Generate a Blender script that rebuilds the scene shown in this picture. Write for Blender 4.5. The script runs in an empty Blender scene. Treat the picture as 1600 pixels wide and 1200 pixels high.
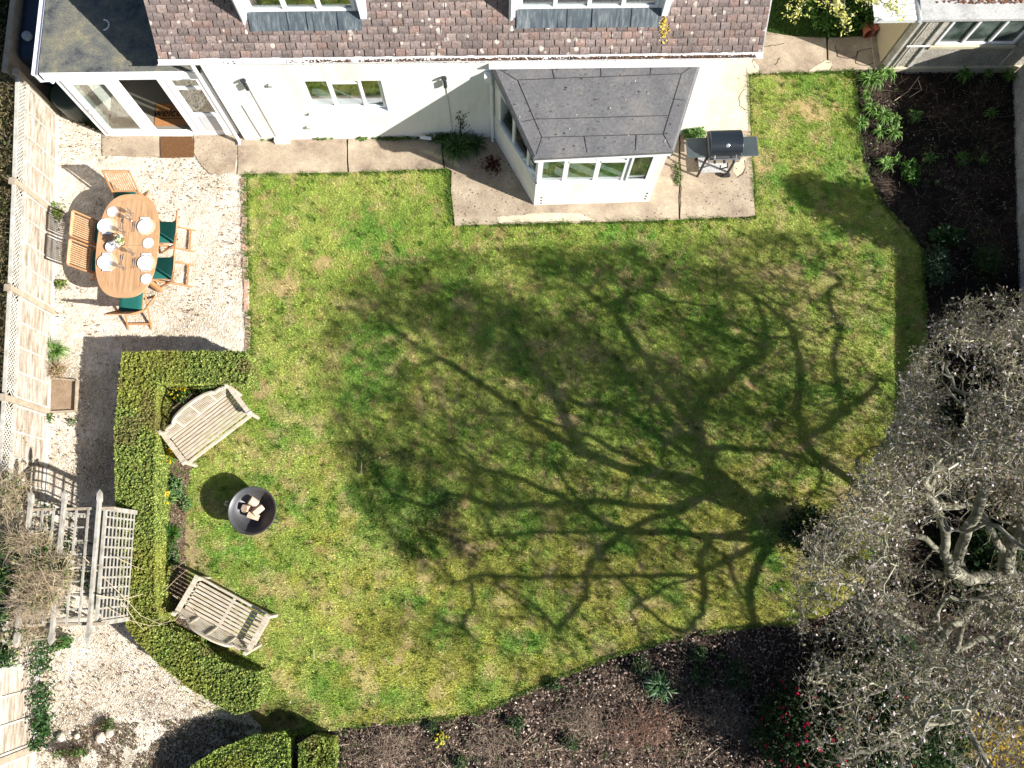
import bpy, math, random
import numpy as np
from mathutils import Vector, Matrix, kdtree
random.seed(7); RNG = np.random.default_rng(7)
S = bpy.context.scene
PI = math.pi
R = math.radians

# ------------------------------------------------------------------ camera, world, sun, exposure
FPX, NX, NY, CH, YAW = 1290., 782., 880., 15.0, R(1.3)
def _n(v): return v/np.linalg.norm(v)
_zc = -_n(np.array([NX-800, -(NY-600), -FPX]))
_xc = np.array([math.cos(YAW), math.sin(YAW), 0.]); _xc = _n(_xc-_zc*(_xc@_zc)); _yc = np.cross(_zc, _xc)
RM = np.array([_xc, _yc, _zc])
def P(px, py, z=0.):
    """world point at height z that was measured at pixel px,py of the survey photo"""
    r = RM@np.array([px-800, 600-py, -FPX]); t = (z-CH)/r[2]
    return Vector((r[0]*t, r[1]*t, z))
def IMG(p):
    c = (np.asarray(p)-np.array([0, 0, CH]))@RM
    return 800+FPX*c[..., 0]/-c[..., 2], 600-FPX*c[..., 1]/-c[..., 2]
cam = bpy.data.cameras.new('camera'); co = bpy.data.objects.new('camera', cam); S.collection.objects.link(co)
co.matrix_world = Matrix([[RM[0][0], RM[0][1], RM[0][2], 0], [RM[1][0], RM[1][1], RM[1][2], 0], [RM[2][0], RM[2][1], RM[2][2], CH], [0, 0, 0, 1]])
cam.sensor_fit = 'HORIZONTAL'; cam.sensor_width = 36; cam.lens = 36*FPX/1600; cam.clip_end = 3000
S.camera = co
SUN_EL, SUN_AZ = R(33), R(25)                      # azimuth below +x
TOSUN = Vector((math.cos(SUN_AZ)*math.cos(SUN_EL), -math.sin(SUN_AZ)*math.cos(SUN_EL), math.sin(SUN_EL)))
sl = bpy.data.lights.new('sun', 'SUN'); sl.energy = 5.0; sl.angle = R(0.53); sl.color = (1, .955, .89)
so = bpy.data.objects.new('sun', sl); S.collection.objects.link(so); so.rotation_euler = TOSUN.to_track_quat('Z', 'Y').to_euler()
W = bpy.data.worlds.new('World'); S.world = W; W.use_nodes = True
nt = W.node_tree; bg = nt.nodes['Background']; sky = nt.nodes.new('ShaderNodeTexSky'); sky.sky_type = 'NISHITA'
sky.sun_disc = False; sky.sun_elevation = SUN_EL; sky.sun_rotation = R(90+25); nt.links.new(sky.outputs[0], bg.inputs[0]); bg.inputs[1].default_value = .052
S.view_settings.view_transform = 'Standard'; S.view_settings.look = 'None'; S.view_settings.gamma = 1
S.view_settings.exposure = 1.08
S.cycles.max_bounces = 6; S.cycles.transparent_max_bounces = 8; S.cycles.use_denoising = True

# ------------------------------------------------------------------ helpers
C = S.collection
def tag(o, label=None, cat=None, group=None, kind=None):
    if label: o['label'] = label
    if cat: o['category'] = cat
    if group: o['group'] = group
    if kind: o['kind'] = kind
    return o
def empty(name, loc=(0, 0, 0), rz=0, **k):
    o = bpy.data.objects.new(name, None); C.objects.link(o); o.location = loc; o.rotation_euler = (0, 0, rz); o.empty_display_size = .2
    return tag(o, **k)
def copy_tree(o, parent=None):
    c = o.copy(); C.objects.link(c); c.parent = parent
    for ch in [x for x in bpy.data.objects if x.parent == o]: copy_tree(ch, c)
    return c
class MB:
    def __init__(s): s.v = []; s.f = []
    def add(s, vs, fs, M=None):
        n = len(s.v)
        for v in vs:
            v = Vector(v); s.v.append(tuple(M@v if M else v))
        s.f += [tuple(i+n for i in f) for f in fs]; return s
    def box(s, x0, x1, y0, y1, z0, z1, M=None):
        x0, x1 = min(x0, x1), max(x0, x1); y0, y1 = min(y0, y1), max(y0, y1); z0, z1 = min(z0, z1), max(z0, z1)
        return s.add([(x0, y0, z0), (x1, y0, z0), (x1, y1, z0), (x0, y1, z0), (x0, y0, z1), (x1, y0, z1), (x1, y1, z1), (x0, y1, z1)],
                     [(3, 2, 1, 0), (4, 5, 6, 7), (0, 1, 5, 4), (1, 2, 6, 5), (2, 3, 7, 6), (3, 0, 4, 7)], M)
    def bar(s, a, b, w, h=None, up=(0, 0, 1)):
        """rectangular bar from a to b, w across, h along 'up'"""
        a, b = Vector(a), Vector(b); h = h or w; d = (b-a); L = d.length; d.normalize()
        u = Vector(up)
        if abs(d.dot(u)) > .95: u = Vector((0, 1, 0))
        sx = d.cross(u).normalized(); u = sx.cross(d).normalized()
        c = []
        for p in (a, b):
            for i, j in ((-1, -1), (1, -1), (1, 1), (-1, 1)): c.append(p+sx*(i*w/2)+u*(j*h/2))
        return s.add(c, [(3, 2, 1, 0), (4, 5, 6, 7), (0, 1, 5, 4), (1, 2, 6, 5), (2, 3, 7, 6), (3, 0, 4, 7)])
    def tube(s, pts, r, n=8, cap=True):
        pts = [Vector(p) for p in pts]; m = len(pts); rs = r if hasattr(r, '__len__') else [r]*m
        vs = []
        for i, p in enumerate(pts):
            d = (pts[min(i+1, m-1)]-pts[max(i-1, 0)]).normalized()
            u = Vector((0, 0, 1)) if abs(d.z) < .9 else Vector((1, 0, 0))
            a = d.cross(u).normalized(); b = a.cross(d)
            for k in range(n): t = 2*PI*k/n; vs.append(p+(a*math.cos(t)+b*math.sin(t))*rs[i])
        fs = []
        for i in range(m-1):
            for k in range(n): fs.append((i*n+k, i*n+(k+1) % n, (i+1)*n+(k+1) % n, (i+1)*n+k))
        if cap: fs += [tuple(range(n))[::-1], tuple((m-1)*n+k for k in range(n))]
        return s.add(vs, fs)
    def lathe(s, prof, n=24, c=(0, 0, 0), sx=1, sy=1):
        vs = []; m = len(prof)
        for (r, z) in prof:
            for k in range(n): t = 2*PI*k/n; vs.append((c[0]+r*math.cos(t)*sx, c[1]+r*math.sin(t)*sy, c[2]+z))
        fs = [(i*n+k, i*n+(k+1) % n, (i+1)*n+(k+1) % n, (i+1)*n+k) for i in range(m-1) for k in range(n)]
        fs.append(tuple(range(n))[::-1]); fs.append(tuple((m-1)*n+k for k in range(n)))
        return s.add(vs, fs)
    def prism(s, poly, z0, z1, M=None):
        n = len(poly); a = sum(poly[i][0]*poly[(i+1) % n][1]-poly[(i+1) % n][0]*poly[i][1] for i in range(n))
        if a < 0: poly = poly[::-1]
        vs = [(p[0], p[1], z0) for p in poly]+[(p[0], p[1], z1) for p in poly]
        return s.add(vs, [tuple(range(n))[::-1], tuple(range(n, 2*n))]+[(i, (i+1) % n, n+(i+1) % n, n+i) for i in range(n)], M)
    def build(s, name, m, parent=None, bevel=0, smooth=False, **k):
        me = bpy.data.meshes.new(name); me.from_pydata(s.v, [], s.f); me.materials.append(m); me.update()
        if smooth: me.polygons.foreach_set('use_smooth', [True]*len(me.polygons))
        o = bpy.data.objects.new(name, me); C.objects.link(o); o.parent = parent
        if bevel:
            b = o.modifiers.new('bevel', 'BEVEL'); b.width = bevel; b.segments = 2; b.limit_method = 'ANGLE'; b.harden_normals = False
        return tag(o, **k)
def npmesh(name, V, F, m, col=None, parent=None, **k):
    """V (n,3) verts, F (m,k) faces of equal size, col (n,3) point colours"""
    me = bpy.data.meshes.new(name); n, kk = F.shape
    me.vertices.add(len(V)); me.vertices.foreach_set('co', np.ascontiguousarray(V, dtype=np.float32).ravel())
    me.loops.add(n*kk); me.loops.foreach_set('vertex_index', np.ascontiguousarray(F, dtype=np.int32).ravel())
    me.polygons.add(n); me.polygons.foreach_set('loop_start', np.arange(0, n*kk, kk, dtype=np.int32))
    me.update(calc_edges=True)
    if col is not None:
        at = me.color_attributes.new('Col', 'FLOAT_COLOR', 'POINT')
        at.data.foreach_set('color', np.concatenate([np.clip(col, 0, 1), np.ones((len(V), 1))], 1).astype(np.float32).ravel())
    me.materials.append(m); o = bpy.data.objects.new(name, me); C.objects.link(o); o.parent = parent
    return tag(o, **k)
# value noise in numpy
_G = np.random.default_rng(3).random((64, 64, 8))
def vnoise(x, y, s=1., seed=0):
    x = np.asarray(x)*s+seed*7.31; y = np.asarray(y)*s+seed*3.17
    xi = np.floor(x).astype(int); yi = np.floor(y).astype(int); fx = x-xi; fy = y-yi; fx = fx*fx*(3-2*fx); fy = fy*fy*(3-2*fy)
    g = lambda a, b: _G[a % 64, b % 64, seed % 8]
    return (g(xi, yi)*(1-fx)+g(xi+1, yi)*fx)*(1-fy)+(g(xi, yi+1)*(1-fx)+g(xi+1, yi+1)*fx)*fy
def fbm(x, y, s=1., seed=0, o=4):
    t = 0; a = .5
    for i in range(o): t = t+a*vnoise(x, y, s*2**i, seed+i); a /= 2
    return t/(1-.5**o)
def inpoly(x, y, poly):
    r = np.zeros(np.shape(x), bool); n = len(poly)
    for i in range(n):
        x0, y0 = poly[i][0], poly[i][1]; x1, y1 = poly[(i+1) % n][0], poly[(i+1) % n][1]
        if y0 == y1: continue
        c = ((y0 > y) != (y1 > y)) & (x < (x1-x0)*(y-y0)/(y1-y0)+x0); r ^= c
    return r
def rnd_in(poly, n, rng=RNG):
    p = np.array([(q[0], q[1]) for q in poly]); a, b = p.min(0), p.max(0); out = []; tot = 0
    while tot < n:
        q = a+(b-a)*rng.random((n*2, 2)); q = q[inpoly(q[:, 0], q[:, 1], p)]; out.append(q); tot += len(q)
    return np.concatenate(out)[:n]
def PX(pts, z=0.): return [P(a, b, z) for a, b in pts]

# ------------------------------------------------------------------ materials
def mat(name, cols, scale=3., rough=.7, bump=0., bscale=None, spec=.3, metal=0., detail=6., stretch=None, fine=0., coord='Object'):
    m = bpy.data.materials.new(name); m.use_nodes = True; N = m.node_tree.nodes; L = m.node_tree.links; b = N['Principled BSDF']
    b.inputs['Roughness'].default_value = rough; b.inputs['Specular IOR Level'].default_value = spec; b.inputs['Metallic'].default_value = metal
    tc = N.new('ShaderNodeTexCoord'); vec = tc.outputs[coord]
    if stretch:
        mp = N.new('ShaderNodeMapping'); mp.inputs['Scale'].default_value = stretch; L.new(vec, mp.inputs[0]); vec = mp.outputs[0]
    nz = N.new('ShaderNodeTexNoise'); nz.inputs['Scale'].default_value = scale; nz.inputs['Detail'].default_value = detail; nz.inputs['Roughness'].default_value = .65
    L.new(vec, nz.inputs['Vector'])
    cr = N.new('ShaderNodeValToRGB'); L.new(nz.outputs[0], cr.inputs[0]); e = cr.color_ramp.elements
    n = len(cols); pos = [.3+.4*i/max(1, n-1) for i in range(n)]
    while len(e) < n: e.new(.5)
    for i, c in enumerate(cols): e[i].position = pos[i]; e[i].color = (*c, 1)
    out = cr.outputs[0]
    if fine:
        n3 = N.new('ShaderNodeTexNoise'); n3.inputs['Scale'].default_value = scale*14; n3.inputs['Detail'].default_value = 3; L.new(vec, n3.inputs['Vector'])
        mr = N.new('ShaderNodeMapRange'); mr.inputs[1].default_value = .3; mr.inputs[2].default_value = .7; mr.inputs[3].default_value = 1-fine; mr.inputs[4].default_value = 1+fine; L.new(n3.outputs[0], mr.inputs[0])
        mx = N.new('ShaderNodeMix'); mx.data_type = 'RGBA'; mx.blend_type = 'MULTIPLY'; mx.inputs[0].default_value = 1
        L.new(out, mx.inputs[6]); L.new(mr.outputs[0], mx.inputs[7]); out = mx.outputs[2]
    L.new(out, b.inputs['Base Color'])
    if bump:
        n2 = N.new('ShaderNodeTexNoise'); n2.inputs['Scale'].default_value = bscale or scale*6; n2.inputs['Detail'].default_value = 4; L.new(vec, n2.inputs['Vector'])
        bp = N.new('ShaderNodeBump'); bp.inputs['Strength'].default_value = bump; bp.inputs['Distance'].default_value = .02; L.new(n2.outputs[0], bp.inputs['Height']); L.new(bp.outputs[0], b.inputs['Normal'])
    return m
def flat(name, c, rough=.6, spec=.3, metal=0.):
    d = tuple(x*.86 for x in c); return mat(name, [d, c], 5, rough, spec=spec, metal=metal)
def leafmat(name, trans=.25, rough=.55, spec=.25, bump=0):
    m = bpy.data.materials.new(name); m.use_nodes = True; N = m.node_tree.nodes; L = m.node_tree.links; b = N['Principled BSDF']
    b.inputs['Roughness'].default_value = rough; b.inputs['Specular IOR Level'].default_value = spec
    a = N.new('ShaderNodeVertexColor'); a.layer_name = 'Col'; L.new(a.outputs[0], b.inputs['Base Color'])
    if trans:
        t = N.new('ShaderNodeBsdfTranslucent'); L.new(a.outputs[0], t.inputs[0]); x = N.new('ShaderNodeMixShader'); x.inputs[0].default_value = trans
        L.new(b.outputs[0], x.inputs[1]); L.new(t.outputs[0], x.inputs[2]); L.new(x.outputs[0], N['Material Output'].inputs[0])
    return m
M_leaf = leafmat('leaf'); M_col = leafmat('mineral', 0, .8, .2); M_petal = leafmat('petal', .3, .6, .2)
M_white = mat('white_render', [(.68, .66, .60), (.80, .79, .75), (.82, .81, .78)], 1.1, .85, .2, 60, stretch=(2.5, 2.5, .6))
M_pvc = mat('white_upvc', [(.80, .81, .83), (.84, .85, .86)], 4, .35, spec=.5)
M_pvcg = mat('grey_upvc', [(.5, .53, .6), (.56, .59, .65)], 4, .35, spec=.5)
M_lead = mat('lead_sheet', [(.04, .055, .07), (.075, .095, .11), (.2, .22, .23)], 7, .5, .1, stretch=(3, .5, .5), spec=.5)
M_felt = mat('roofing_felt', [(.10, .10, .107), (.13, .13, .135), (.19, .18, .17)], 1.6, .8, .3, 160, fine=.18)
M_seam = flat('felt_seam', (.03, .03, .033), .7)
M_felt2 = mat('mossy_felt', [(.04, .045, .05), (.11, .115, .11), (.17, .165, .13), (.27, .24, .15)], 3.2, .85, .4, 90, fine=.35)
M_conc = mat('concrete_paving', [(.20, .155, .115), (.31, .245, .18), (.38, .31, .225), (.46, .39, .29)], 1.9, .85, .3, 40, fine=.14)
M_conc2 = mat('cement_patch', [(.46, .41, .29), (.60, .55, .42)], 2.5, .85, .3, 40, fine=.15)
M_crack = flat('crack', (.07, .055, .04), .9)
M_dash = mat('pebble_dash', [(.28, .26, .22), (.40, .37, .32), (.47, .44, .38)], 3., .9, .9, 70, fine=.45)
M_dash2 = mat('grey_pebble_dash', [(.22, .22, .21), (.33, .33, .32), (.42, .42, .41)], 3., .9, .9, 70, fine=.5)
M_beige = flat('beige_paint', (.52, .43, .28), .6)
M_asb = mat('cement_sheet', [(.28, .28, .27), (.42, .42, .41), (.5, .49, .47)], 2.5, .85, .3, 60, fine=.2)
M_teak = mat('teak', [(.36, .19, .09), (.47, .27, .145), (.56, .35, .20)], 5, .5, .08, 50, stretch=(9, 1, 1), spec=.3)
M_teakd = mat('teak_frame', [(.38, .17, .07), (.50, .26, .12)], 6, .5, .05, 50, spec=.3)
M_cush = mat('green_fabric', [(.008, .10, .085), (.013, .13, .11)], 8, .85, .25, 220)
M_benchw = mat('weathered_teak', [(.34, .27, .17), (.46, .40, .31), (.55, .51, .45)], 5, .75, .15, 80, stretch=(1, 6, 1))
M_fence = mat('weathered_fence', [(.17, .125, .085), (.28, .23, .175), (.40, .365, .31), (.48, .455, .405)], 3.5, .85, .2, 50, stretch=(4, .6, 4), fine=.2)
M_post = mat('fence_post_wood', [(.28, .22, .16), (.42, .36, .27)], 6, .85, .2, 50)
M_trell = mat('pale_trellis', [(.32, .295, .25), (.46, .44, .39), (.56, .54, .49)], 6, .8, .1)
M_black = mat('black_enamel', [(.010, .014, .02), (.016, .022, .03)], 3, .28, spec=.6)
M_shelf = mat('grey_steel_shelf', [(.045, .06, .065), (.06, .075, .08)], 6, .45, spec=.5)
M_steel = mat('steel', [(.5, .5, .5), (.65, .65, .66)], 10, .25, metal=.9)
M_bowl = mat('fire_bowl_steel', [(.10, .10, .11), (.14, .145, .155), (.17, .15, .135)], 2.2, .42, metal=.65, spec=.5)
M_log = mat('split_log', [(.42, .27, .17), (.58, .42, .30), (.66, .54, .42)], 8, .8, .3, 60, stretch=(1, 5, 1))
M_china = mat('white_china', [(.80, .80, .82), (.84, .84, .86)], 4, .2, spec=.6)
M_rattan = mat('pale_rattan', [(.50, .37, .23), (.64, .51, .35)], 40, .7, .3, 120)
M_glassw = flat('dark_blue_napkin', (.10, .12, .30), .8)
M_blue = mat('dark_tank_plastic', [(.006, .02, .04), (.012, .03, .055)], 3, .5, spec=.5)
M_tank = mat('green_tank_plastic', [(.03, .045, .035), (.05, .07, .055)], 3, .4)
M_terr = mat('terracotta', [(.30, .09, .045), (.42, .14, .08)], 6, .8)
M_brick = mat('red_brick', [(.36, .19, .12), (.50, .33, .24), (.62, .54, .45)], 8, .9, .4, 60)
M_stone = mat('pale_stone', [(.42, .38, .30), (.58, .54, .46)], 5, .85, .4, 30)
M_soilb = mat('bed_soil', [(.006, .0045, .003), (.016, .011, .008), (.032, .022, .016)], 3, .95, 1., 25, fine=.5)
M_ground = mat('bare_ground', [(.035, .03, .018), (.06, .07, .025), (.05, .08, .02)], 1.2, .95, .5, 12)
M_gravb = mat('gravel_base', [(.46, .40, .31), (.60, .54, .45), (.70, .65, .57)], 6, .95, .8, 60, fine=.3)
M_floor = mat('interior_floor', [(.22, .2, .165), (.26, .235, .195)], 3, .5)
M_inwall = mat('interior_wall', [(.5, .5, .47), (.55, .55, .52)], 3, .8)
M_coir = mat('coir', [(.36, .16, .055), (.48, .23, .09)], 30, .95, .6, 200)
M_mat = mat('brown_mat', [(.12, .055, .02), (.19, .095, .04)], 20, .95, .6, 200)
M_ink = flat('black_ink', (.01, .008, .006), .9)
M_bark = mat('lichen_bark', [(.10, .095, .065), (.20, .19, .14), (.34, .33, .26)], 9, .9, .5, 40, fine=.3)
M_twig = leafmat('twig', 0, .85, .2)
M_dark = flat('dark_metal', (.03, .03, .035), .5)
def glass():
    m = bpy.data.materials.new('window_glass'); m.use_nodes = True; N = m.node_tree.nodes; L = m.node_tree.links; N.remove(N['Principled BSDF'])
    t = N.new('ShaderNodeBsdfTransparent'); t.inputs[0].default_value = (.80, .86, .84, 1); g = N.new('ShaderNodeBsdfGlossy'); g.inputs['Roughness'].default_value = .02
    x = N.new('ShaderNodeMixShader'); x.inputs[0].default_value = .34; L.new(t.outputs[0], x.inputs[1]); L.new(g.outputs[0], x.inputs[2]); L.new(x.outputs[0], N['Material Output'].inputs[0])
    return m
M_glass = glass()
M_frost = mat('obscure_glass', [(.02, .03, .028), (.05, .07, .06), (.16, .2, .18)], 2, .22, spec=.6)
# clay roof tiles: colour per tile through an attribute, lichen through noise
def tilemat():
    m = leafmat('clay_tile', 0, .9, .2); N = m.node_tree.nodes; L = m.node_tree.links; b = N['Principled BSDF']; a = [n for n in N if n.type == 'VERTEX_COLOR'][0]
    tc = N.new('ShaderNodeTexCoord')
    v = N.new('ShaderNodeTexVoronoi'); v.inputs['Scale'].default_value = 8.5; v.inputs['Randomness'].default_value = 1
    n1 = N.new('ShaderNodeTexNoise'); n1.inputs['Scale'].default_value = 30; n1.inputs['Detail'].default_value = 4
    n2 = N.new('ShaderNodeTexNoise'); n2.inputs['Scale'].default_value = 1.1; n2.inputs['Detail'].default_value = 3
    for q in (v, n1, n2): L.new(tc.outputs['Object'], q.inputs['Vector'])
    # spots: voronoi distance + wobble, only where the cell colour is high
    ad = N.new('ShaderNodeMath'); ad.operation = 'MULTIPLY_ADD'; ad.inputs[1].default_value = .35; L.new(n1.outputs[0], ad.inputs[0]); L.new(v.outputs['Distance'], ad.inputs[2])
    sc = N.new('ShaderNodeSeparateColor'); L.new(v.outputs['Color'], sc.inputs[0])
    th = N.new('ShaderNodeMath'); th.operation = 'MULTIPLY'; th.inputs[1].default_value = .56; L.new(sc.outputs[0], th.inputs[0])
    lt = N.new('ShaderNodeMath'); lt.operation = 'LESS_THAN'; L.new(ad.outputs[0], lt.inputs[0]); L.new(th.outputs[0], lt.inputs[1])
    gate = N.new('ShaderNodeMath'); gate.operation = 'GREATER_THAN'; gate.inputs[1].default_value = .33; L.new(sc.outputs[1], gate.inputs[0])
    mu = N.new('ShaderNodeMath'); mu.operation = 'MULTIPLY'; L.new(lt.outputs[0], mu.inputs[0]); L.new(gate.outputs[0], mu.inputs[1])
    c0 = N.new('ShaderNodeMix'); c0.data_type = 'RGBA'; c0.blend_type = 'MULTIPLY'; c0.inputs[0].default_value = 1
    mr = N.new('ShaderNodeMapRange'); mr.inputs[1].default_value = .3; mr.inputs[2].default_value = .7; mr.inputs[3].default_value = .65; mr.inputs[4].default_value = 1.35; L.new(n1.outputs[0], mr.inputs[0])
    L.new(a.outputs[0], c0.inputs[6]); L.new(mr.outputs[0], c0.inputs[7])
    c1 = N.new('ShaderNodeMix'); c1.data_type = 'RGBA'; L.new(mu.outputs[0], c1.inputs[0]); L.new(c0.outputs[2], c1.inputs[6]); c1.inputs[7].default_value = (.52, .47, .42, 1)
    L.new(c1.outputs[2], b.inputs['Base Color']); return m
M_tile = tilemat()

# ------------------------------------------------------------------ ground sheets
g = MB(); q = 900; g.add([(-q, -q, -.06), (q, -q, -.06), (q, q, -.06), (-q, q, -.06)], [(0, 1, 2, 3)]); g.build('ground', M_ground, kind='structure')
LAWN = PX([(381, 272), (540, 270), (701, 264), (706, 352), (960, 347), (1179, 340), (1166, 117), (1335, 111), (1341, 170), (1343, 222), (1352, 262), (1373, 312), (1420, 358), (1441, 392), (1448, 480), (1449, 560), (1440, 650), (1425, 740), (1395, 830), (1345, 920), (1290, 962), (1240, 975), (1200, 978), (1150, 981), (1090, 986), (1045, 1000), (995, 1015), (955, 1026), (920, 1041), (875, 1058), (837, 1073), (800, 1092), (750, 1113), (705, 1122), (650, 1127), (590, 1132), (550, 1137), (505, 1142), (395, 1165), (330, 1150), (300, 1100), (205, 980), (200, 560), (388, 556)])
BEDR = PX([(1150, 1300), (350, 1300), (395, 1164), (505, 1141), (550, 1136), (590, 1131), (650, 1126), (705, 1121), (750, 1112), (800, 1091), (837, 1072), (875, 1057), (920, 1040), (955, 1025), (995, 1014), (1045, 999), (1090, 985), (1150, 980), (1200, 977), (1240, 974), (1290, 961), (1345, 919), (1395, 829), (1425, 739), (1440, 650), (1448, 560), (1447, 480), (1440, 392), (1419, 358), (1372, 312), (1351, 262), (1342, 222), (1340, 170), (1334, 108), (1384, 108), (1590, 118), (1640, 500), (1900, 560), (1900, 1300)])
GRAV = PX([(72, 165), (160, 208), (380, 208), (380, 272), (389, 556), (300, 560), (250, 700), (250, 960), (360, 1080), (420, 1150), (350, 1230), (30, 1230), (52, 750), (66, 480)])
def sheet(name, poly, z, step, colf, m, hf=None, mask=True, **k):
    p = np.array([(a[0], a[1]) for a in poly]); a, b = p.min(0)-step, p.max(0)+step
    nx = int((b[0]-a[0])/step)+1; ny = int((b[1]-a[1])/step)+1
    xs = a[0]+np.arange(nx)*step; ys = a[1]+np.arange(ny)*step; X, Y = np.meshgrid(xs, ys); X = X.ravel(); Y = Y.ravel()
    Z = np.full(X.shape, z) if hf is None else z+hf(X, Y)
    i, j = np.meshgrid(np.arange(nx-1), np.arange(ny-1)); i = i.ravel(); j = j.ravel(); f0 = j*nx+i
    F = np.stack([f0, f0+1, f0+nx+1, f0+nx], 1)
    keep = inpoly(X[f0]+step/2, Y[f0]+step/2, p); F = F[keep]
    used = np.unique(F); mp = np.zeros(len(X), int); mp[used] = np.arange(len(used)); F = mp[F]; X, Y, Z = X[used], Y[used], Z[used]
    return npmesh(name, np.stack([X, Y, Z], 1), F, m, colf(X, Y), kind='structure', **k)
def mixc(a, b, t): t = np.clip(t, 0, 1)[:, None]; return np.array(a)*(1-t)+np.array(b)*t if not isinstance(a, np.ndarray) or a.ndim == 1 else a*(1-t)+np.array(b)*t
def spot(X, Y, px, py, rx, ry, rot=0):
    c = P(px, py); dx = X-c.x; dy = Y-c.y; cs, sn = math.cos(rot), math.sin(rot); u = (dx*cs+dy*sn)/(rx/86); v = (-dx*sn+dy*cs)/(ry/86)
    return np.clip(1.6*(1-np.sqrt(u*u+v*v))+2.6*(fbm(X, Y, 3.5, 5)-.5), 0, 1)*(.5+.5*(fbm(X, Y, 14, 4, 2) > .42))
def lawncol(X, Y):
    c = mixc((.100, .142, .032), (.150, .178, .052), (fbm(X, Y, 1.1, 0)-.35)*3)
    c = mixc(c, (.062, .128, .024), np.clip((fbm(X, Y, 1.6, 1)-.54)*5, 0, .8))                       # lush tufts
    south = np.clip((4.2-Y)/4, 0, 1)*np.clip((X+5)/3, 0, 1)
    c = mixc(c, (.158, .152, .040), np.clip((fbm(X, Y, 2.4, 2)-.51+.15*south)*3.4*(.2+.8*south), 0, .75))     # yellow moss
    west = np.clip((-1.6-X)/3.2, 0, 1)*.75+.25*np.clip((X-4.5)/2, 0, 1)*(Y > 3)
    c = mixc(c, (.215, .18, .11), np.clip((fbm(X, Y, 3.6, 3, 5)-.60+.13*west)*4, 0, .55))           # thin, straw coloured patches
    c = c*(.70+.60*fbm(X, Y, 9, 6, 2))[:, None]; c = mixc(c, (.17, .13, .07), np.clip((fbm(X, Y, 7, 4, 3)-.60)*4, 0, .6))
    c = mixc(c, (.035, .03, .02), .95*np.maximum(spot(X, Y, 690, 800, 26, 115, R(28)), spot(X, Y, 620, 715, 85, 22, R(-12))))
    c = mixc(c, (.035, .085, .015), .75*spot(X, Y, 618, 775, 80, 95, R(20)))
    c = mixc(c, (.035, .095, .014), .7*spot(X, Y, 408, 745, 30, 22))
    c = mixc(c, (.17, .13, .09), .9*spot(X, Y, 290, 880, 28, 70)); c = mixc(c, (.17, .13, .09), .8*spot(X, Y, 408, 610, 16, 22))
    c = mixc(c, (.34, .24, .15), np.maximum(spot(X, Y, 1173, 603, 20, 7, R(-38)), spot(X, Y, 1153, 516, 8, 9)))
    c = mixc(c, (.045, .035, .02), .7*spot(X, Y, 430, 1118, 70, 28))  # shade by the bottom hedge clumps, painted into the lawn colour
    for s in ((620, 530, 30, 12), (890, 655, 28, 12), (505, 410, 20, 13), (450, 445, 26, 34), (725, 790, 9, 7), (742, 855, 14, 7), (625, 1032, 9, 7), (667, 716, 7, 7), (870, 750, 6, 6), (1000, 640, 8, 5), (1205, 425, 60, 24), (1270, 175, 50, 26), (1190, 250, 22, 40), (1330, 800, 70, 45), (1250, 700, 10, 7), (1010, 752, 6, 6)):
        c = mixc(c, (.23, .17, .11), .8*spot(X, Y, *s))
    return c*np.array([1.42, 1.38, 1.05])*(.85+.3*RNG.random((len(X), 1)))
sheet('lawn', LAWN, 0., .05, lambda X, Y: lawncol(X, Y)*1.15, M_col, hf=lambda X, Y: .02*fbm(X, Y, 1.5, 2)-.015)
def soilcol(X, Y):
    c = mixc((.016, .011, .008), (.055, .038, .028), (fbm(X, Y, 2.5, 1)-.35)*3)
    lit = np.clip((6-X-Y*.3)/3, 0, 1)*(Y < 0)  # sunlight painted into the soil colour: paler over the lower bed
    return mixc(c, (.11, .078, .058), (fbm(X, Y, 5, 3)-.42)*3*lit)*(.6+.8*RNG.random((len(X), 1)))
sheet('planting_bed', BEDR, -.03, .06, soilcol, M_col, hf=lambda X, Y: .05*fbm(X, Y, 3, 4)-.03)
BEDL = PX([(245, 596), (345, 598), (330, 640), (300, 720), (290, 800), (290, 900), (330, 1000), (350, 1050), (250, 1010), (250, 960), (244, 700)])
sheet('border_soil', BEDL, .012, .05, lambda X, Y: mixc((.07, .045, .03), (.17, .12, .085), (fbm(X, Y, 3, 2)-.3)*2.5)*(.6+.8*RNG.random((len(X), 1))), M_col)
def gravcol(X, Y):
    c = mixc((.50, .43, .33), (.70, .63, .53), (fbm(X, Y, 6, 1)-.3)*2.5)
    south = np.clip((-1.2-Y)/1.5, 0, 1)
    c = mixc(c, (.24, .19, .14), south*(fbm(X, Y, 1.6, 3)-.40)*3); c = mixc(c, (.33, .27, .19), np.clip((fbm(X, Y, 1.2, 5)-.58)*4, 0, .7))
    return c*(.7+.5*RNG.random((len(X), 1)))
sheet('gravel_path', GRAV, .004, .05, gravcol, M_col)
# extra green patch north of the side path
NG = PX([(1196, -140), (1372, -140), (1366, 62), (1280, 62), (1240, 57), (1189, 55)])
sheet('grass_verge', NG, 0.004, .05, lambda X, Y: mixc((.03, .07, .012), (.07, .12, .02), (fbm(X, Y, 2, 1)-.3)*2.5), M_col)
LEFTG = [(-9.0, 12), (-8.75, 5), (-8.5, -5), (-14, -5), (-14, 12)]
sheet('rough_ground', LEFTG, -0.02, .2, lambda X, Y: mixc((.03, .05, .012), (.10, .09, .04), (fbm(X, Y, 1, 1)-.3)*2.5), M_col)

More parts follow.
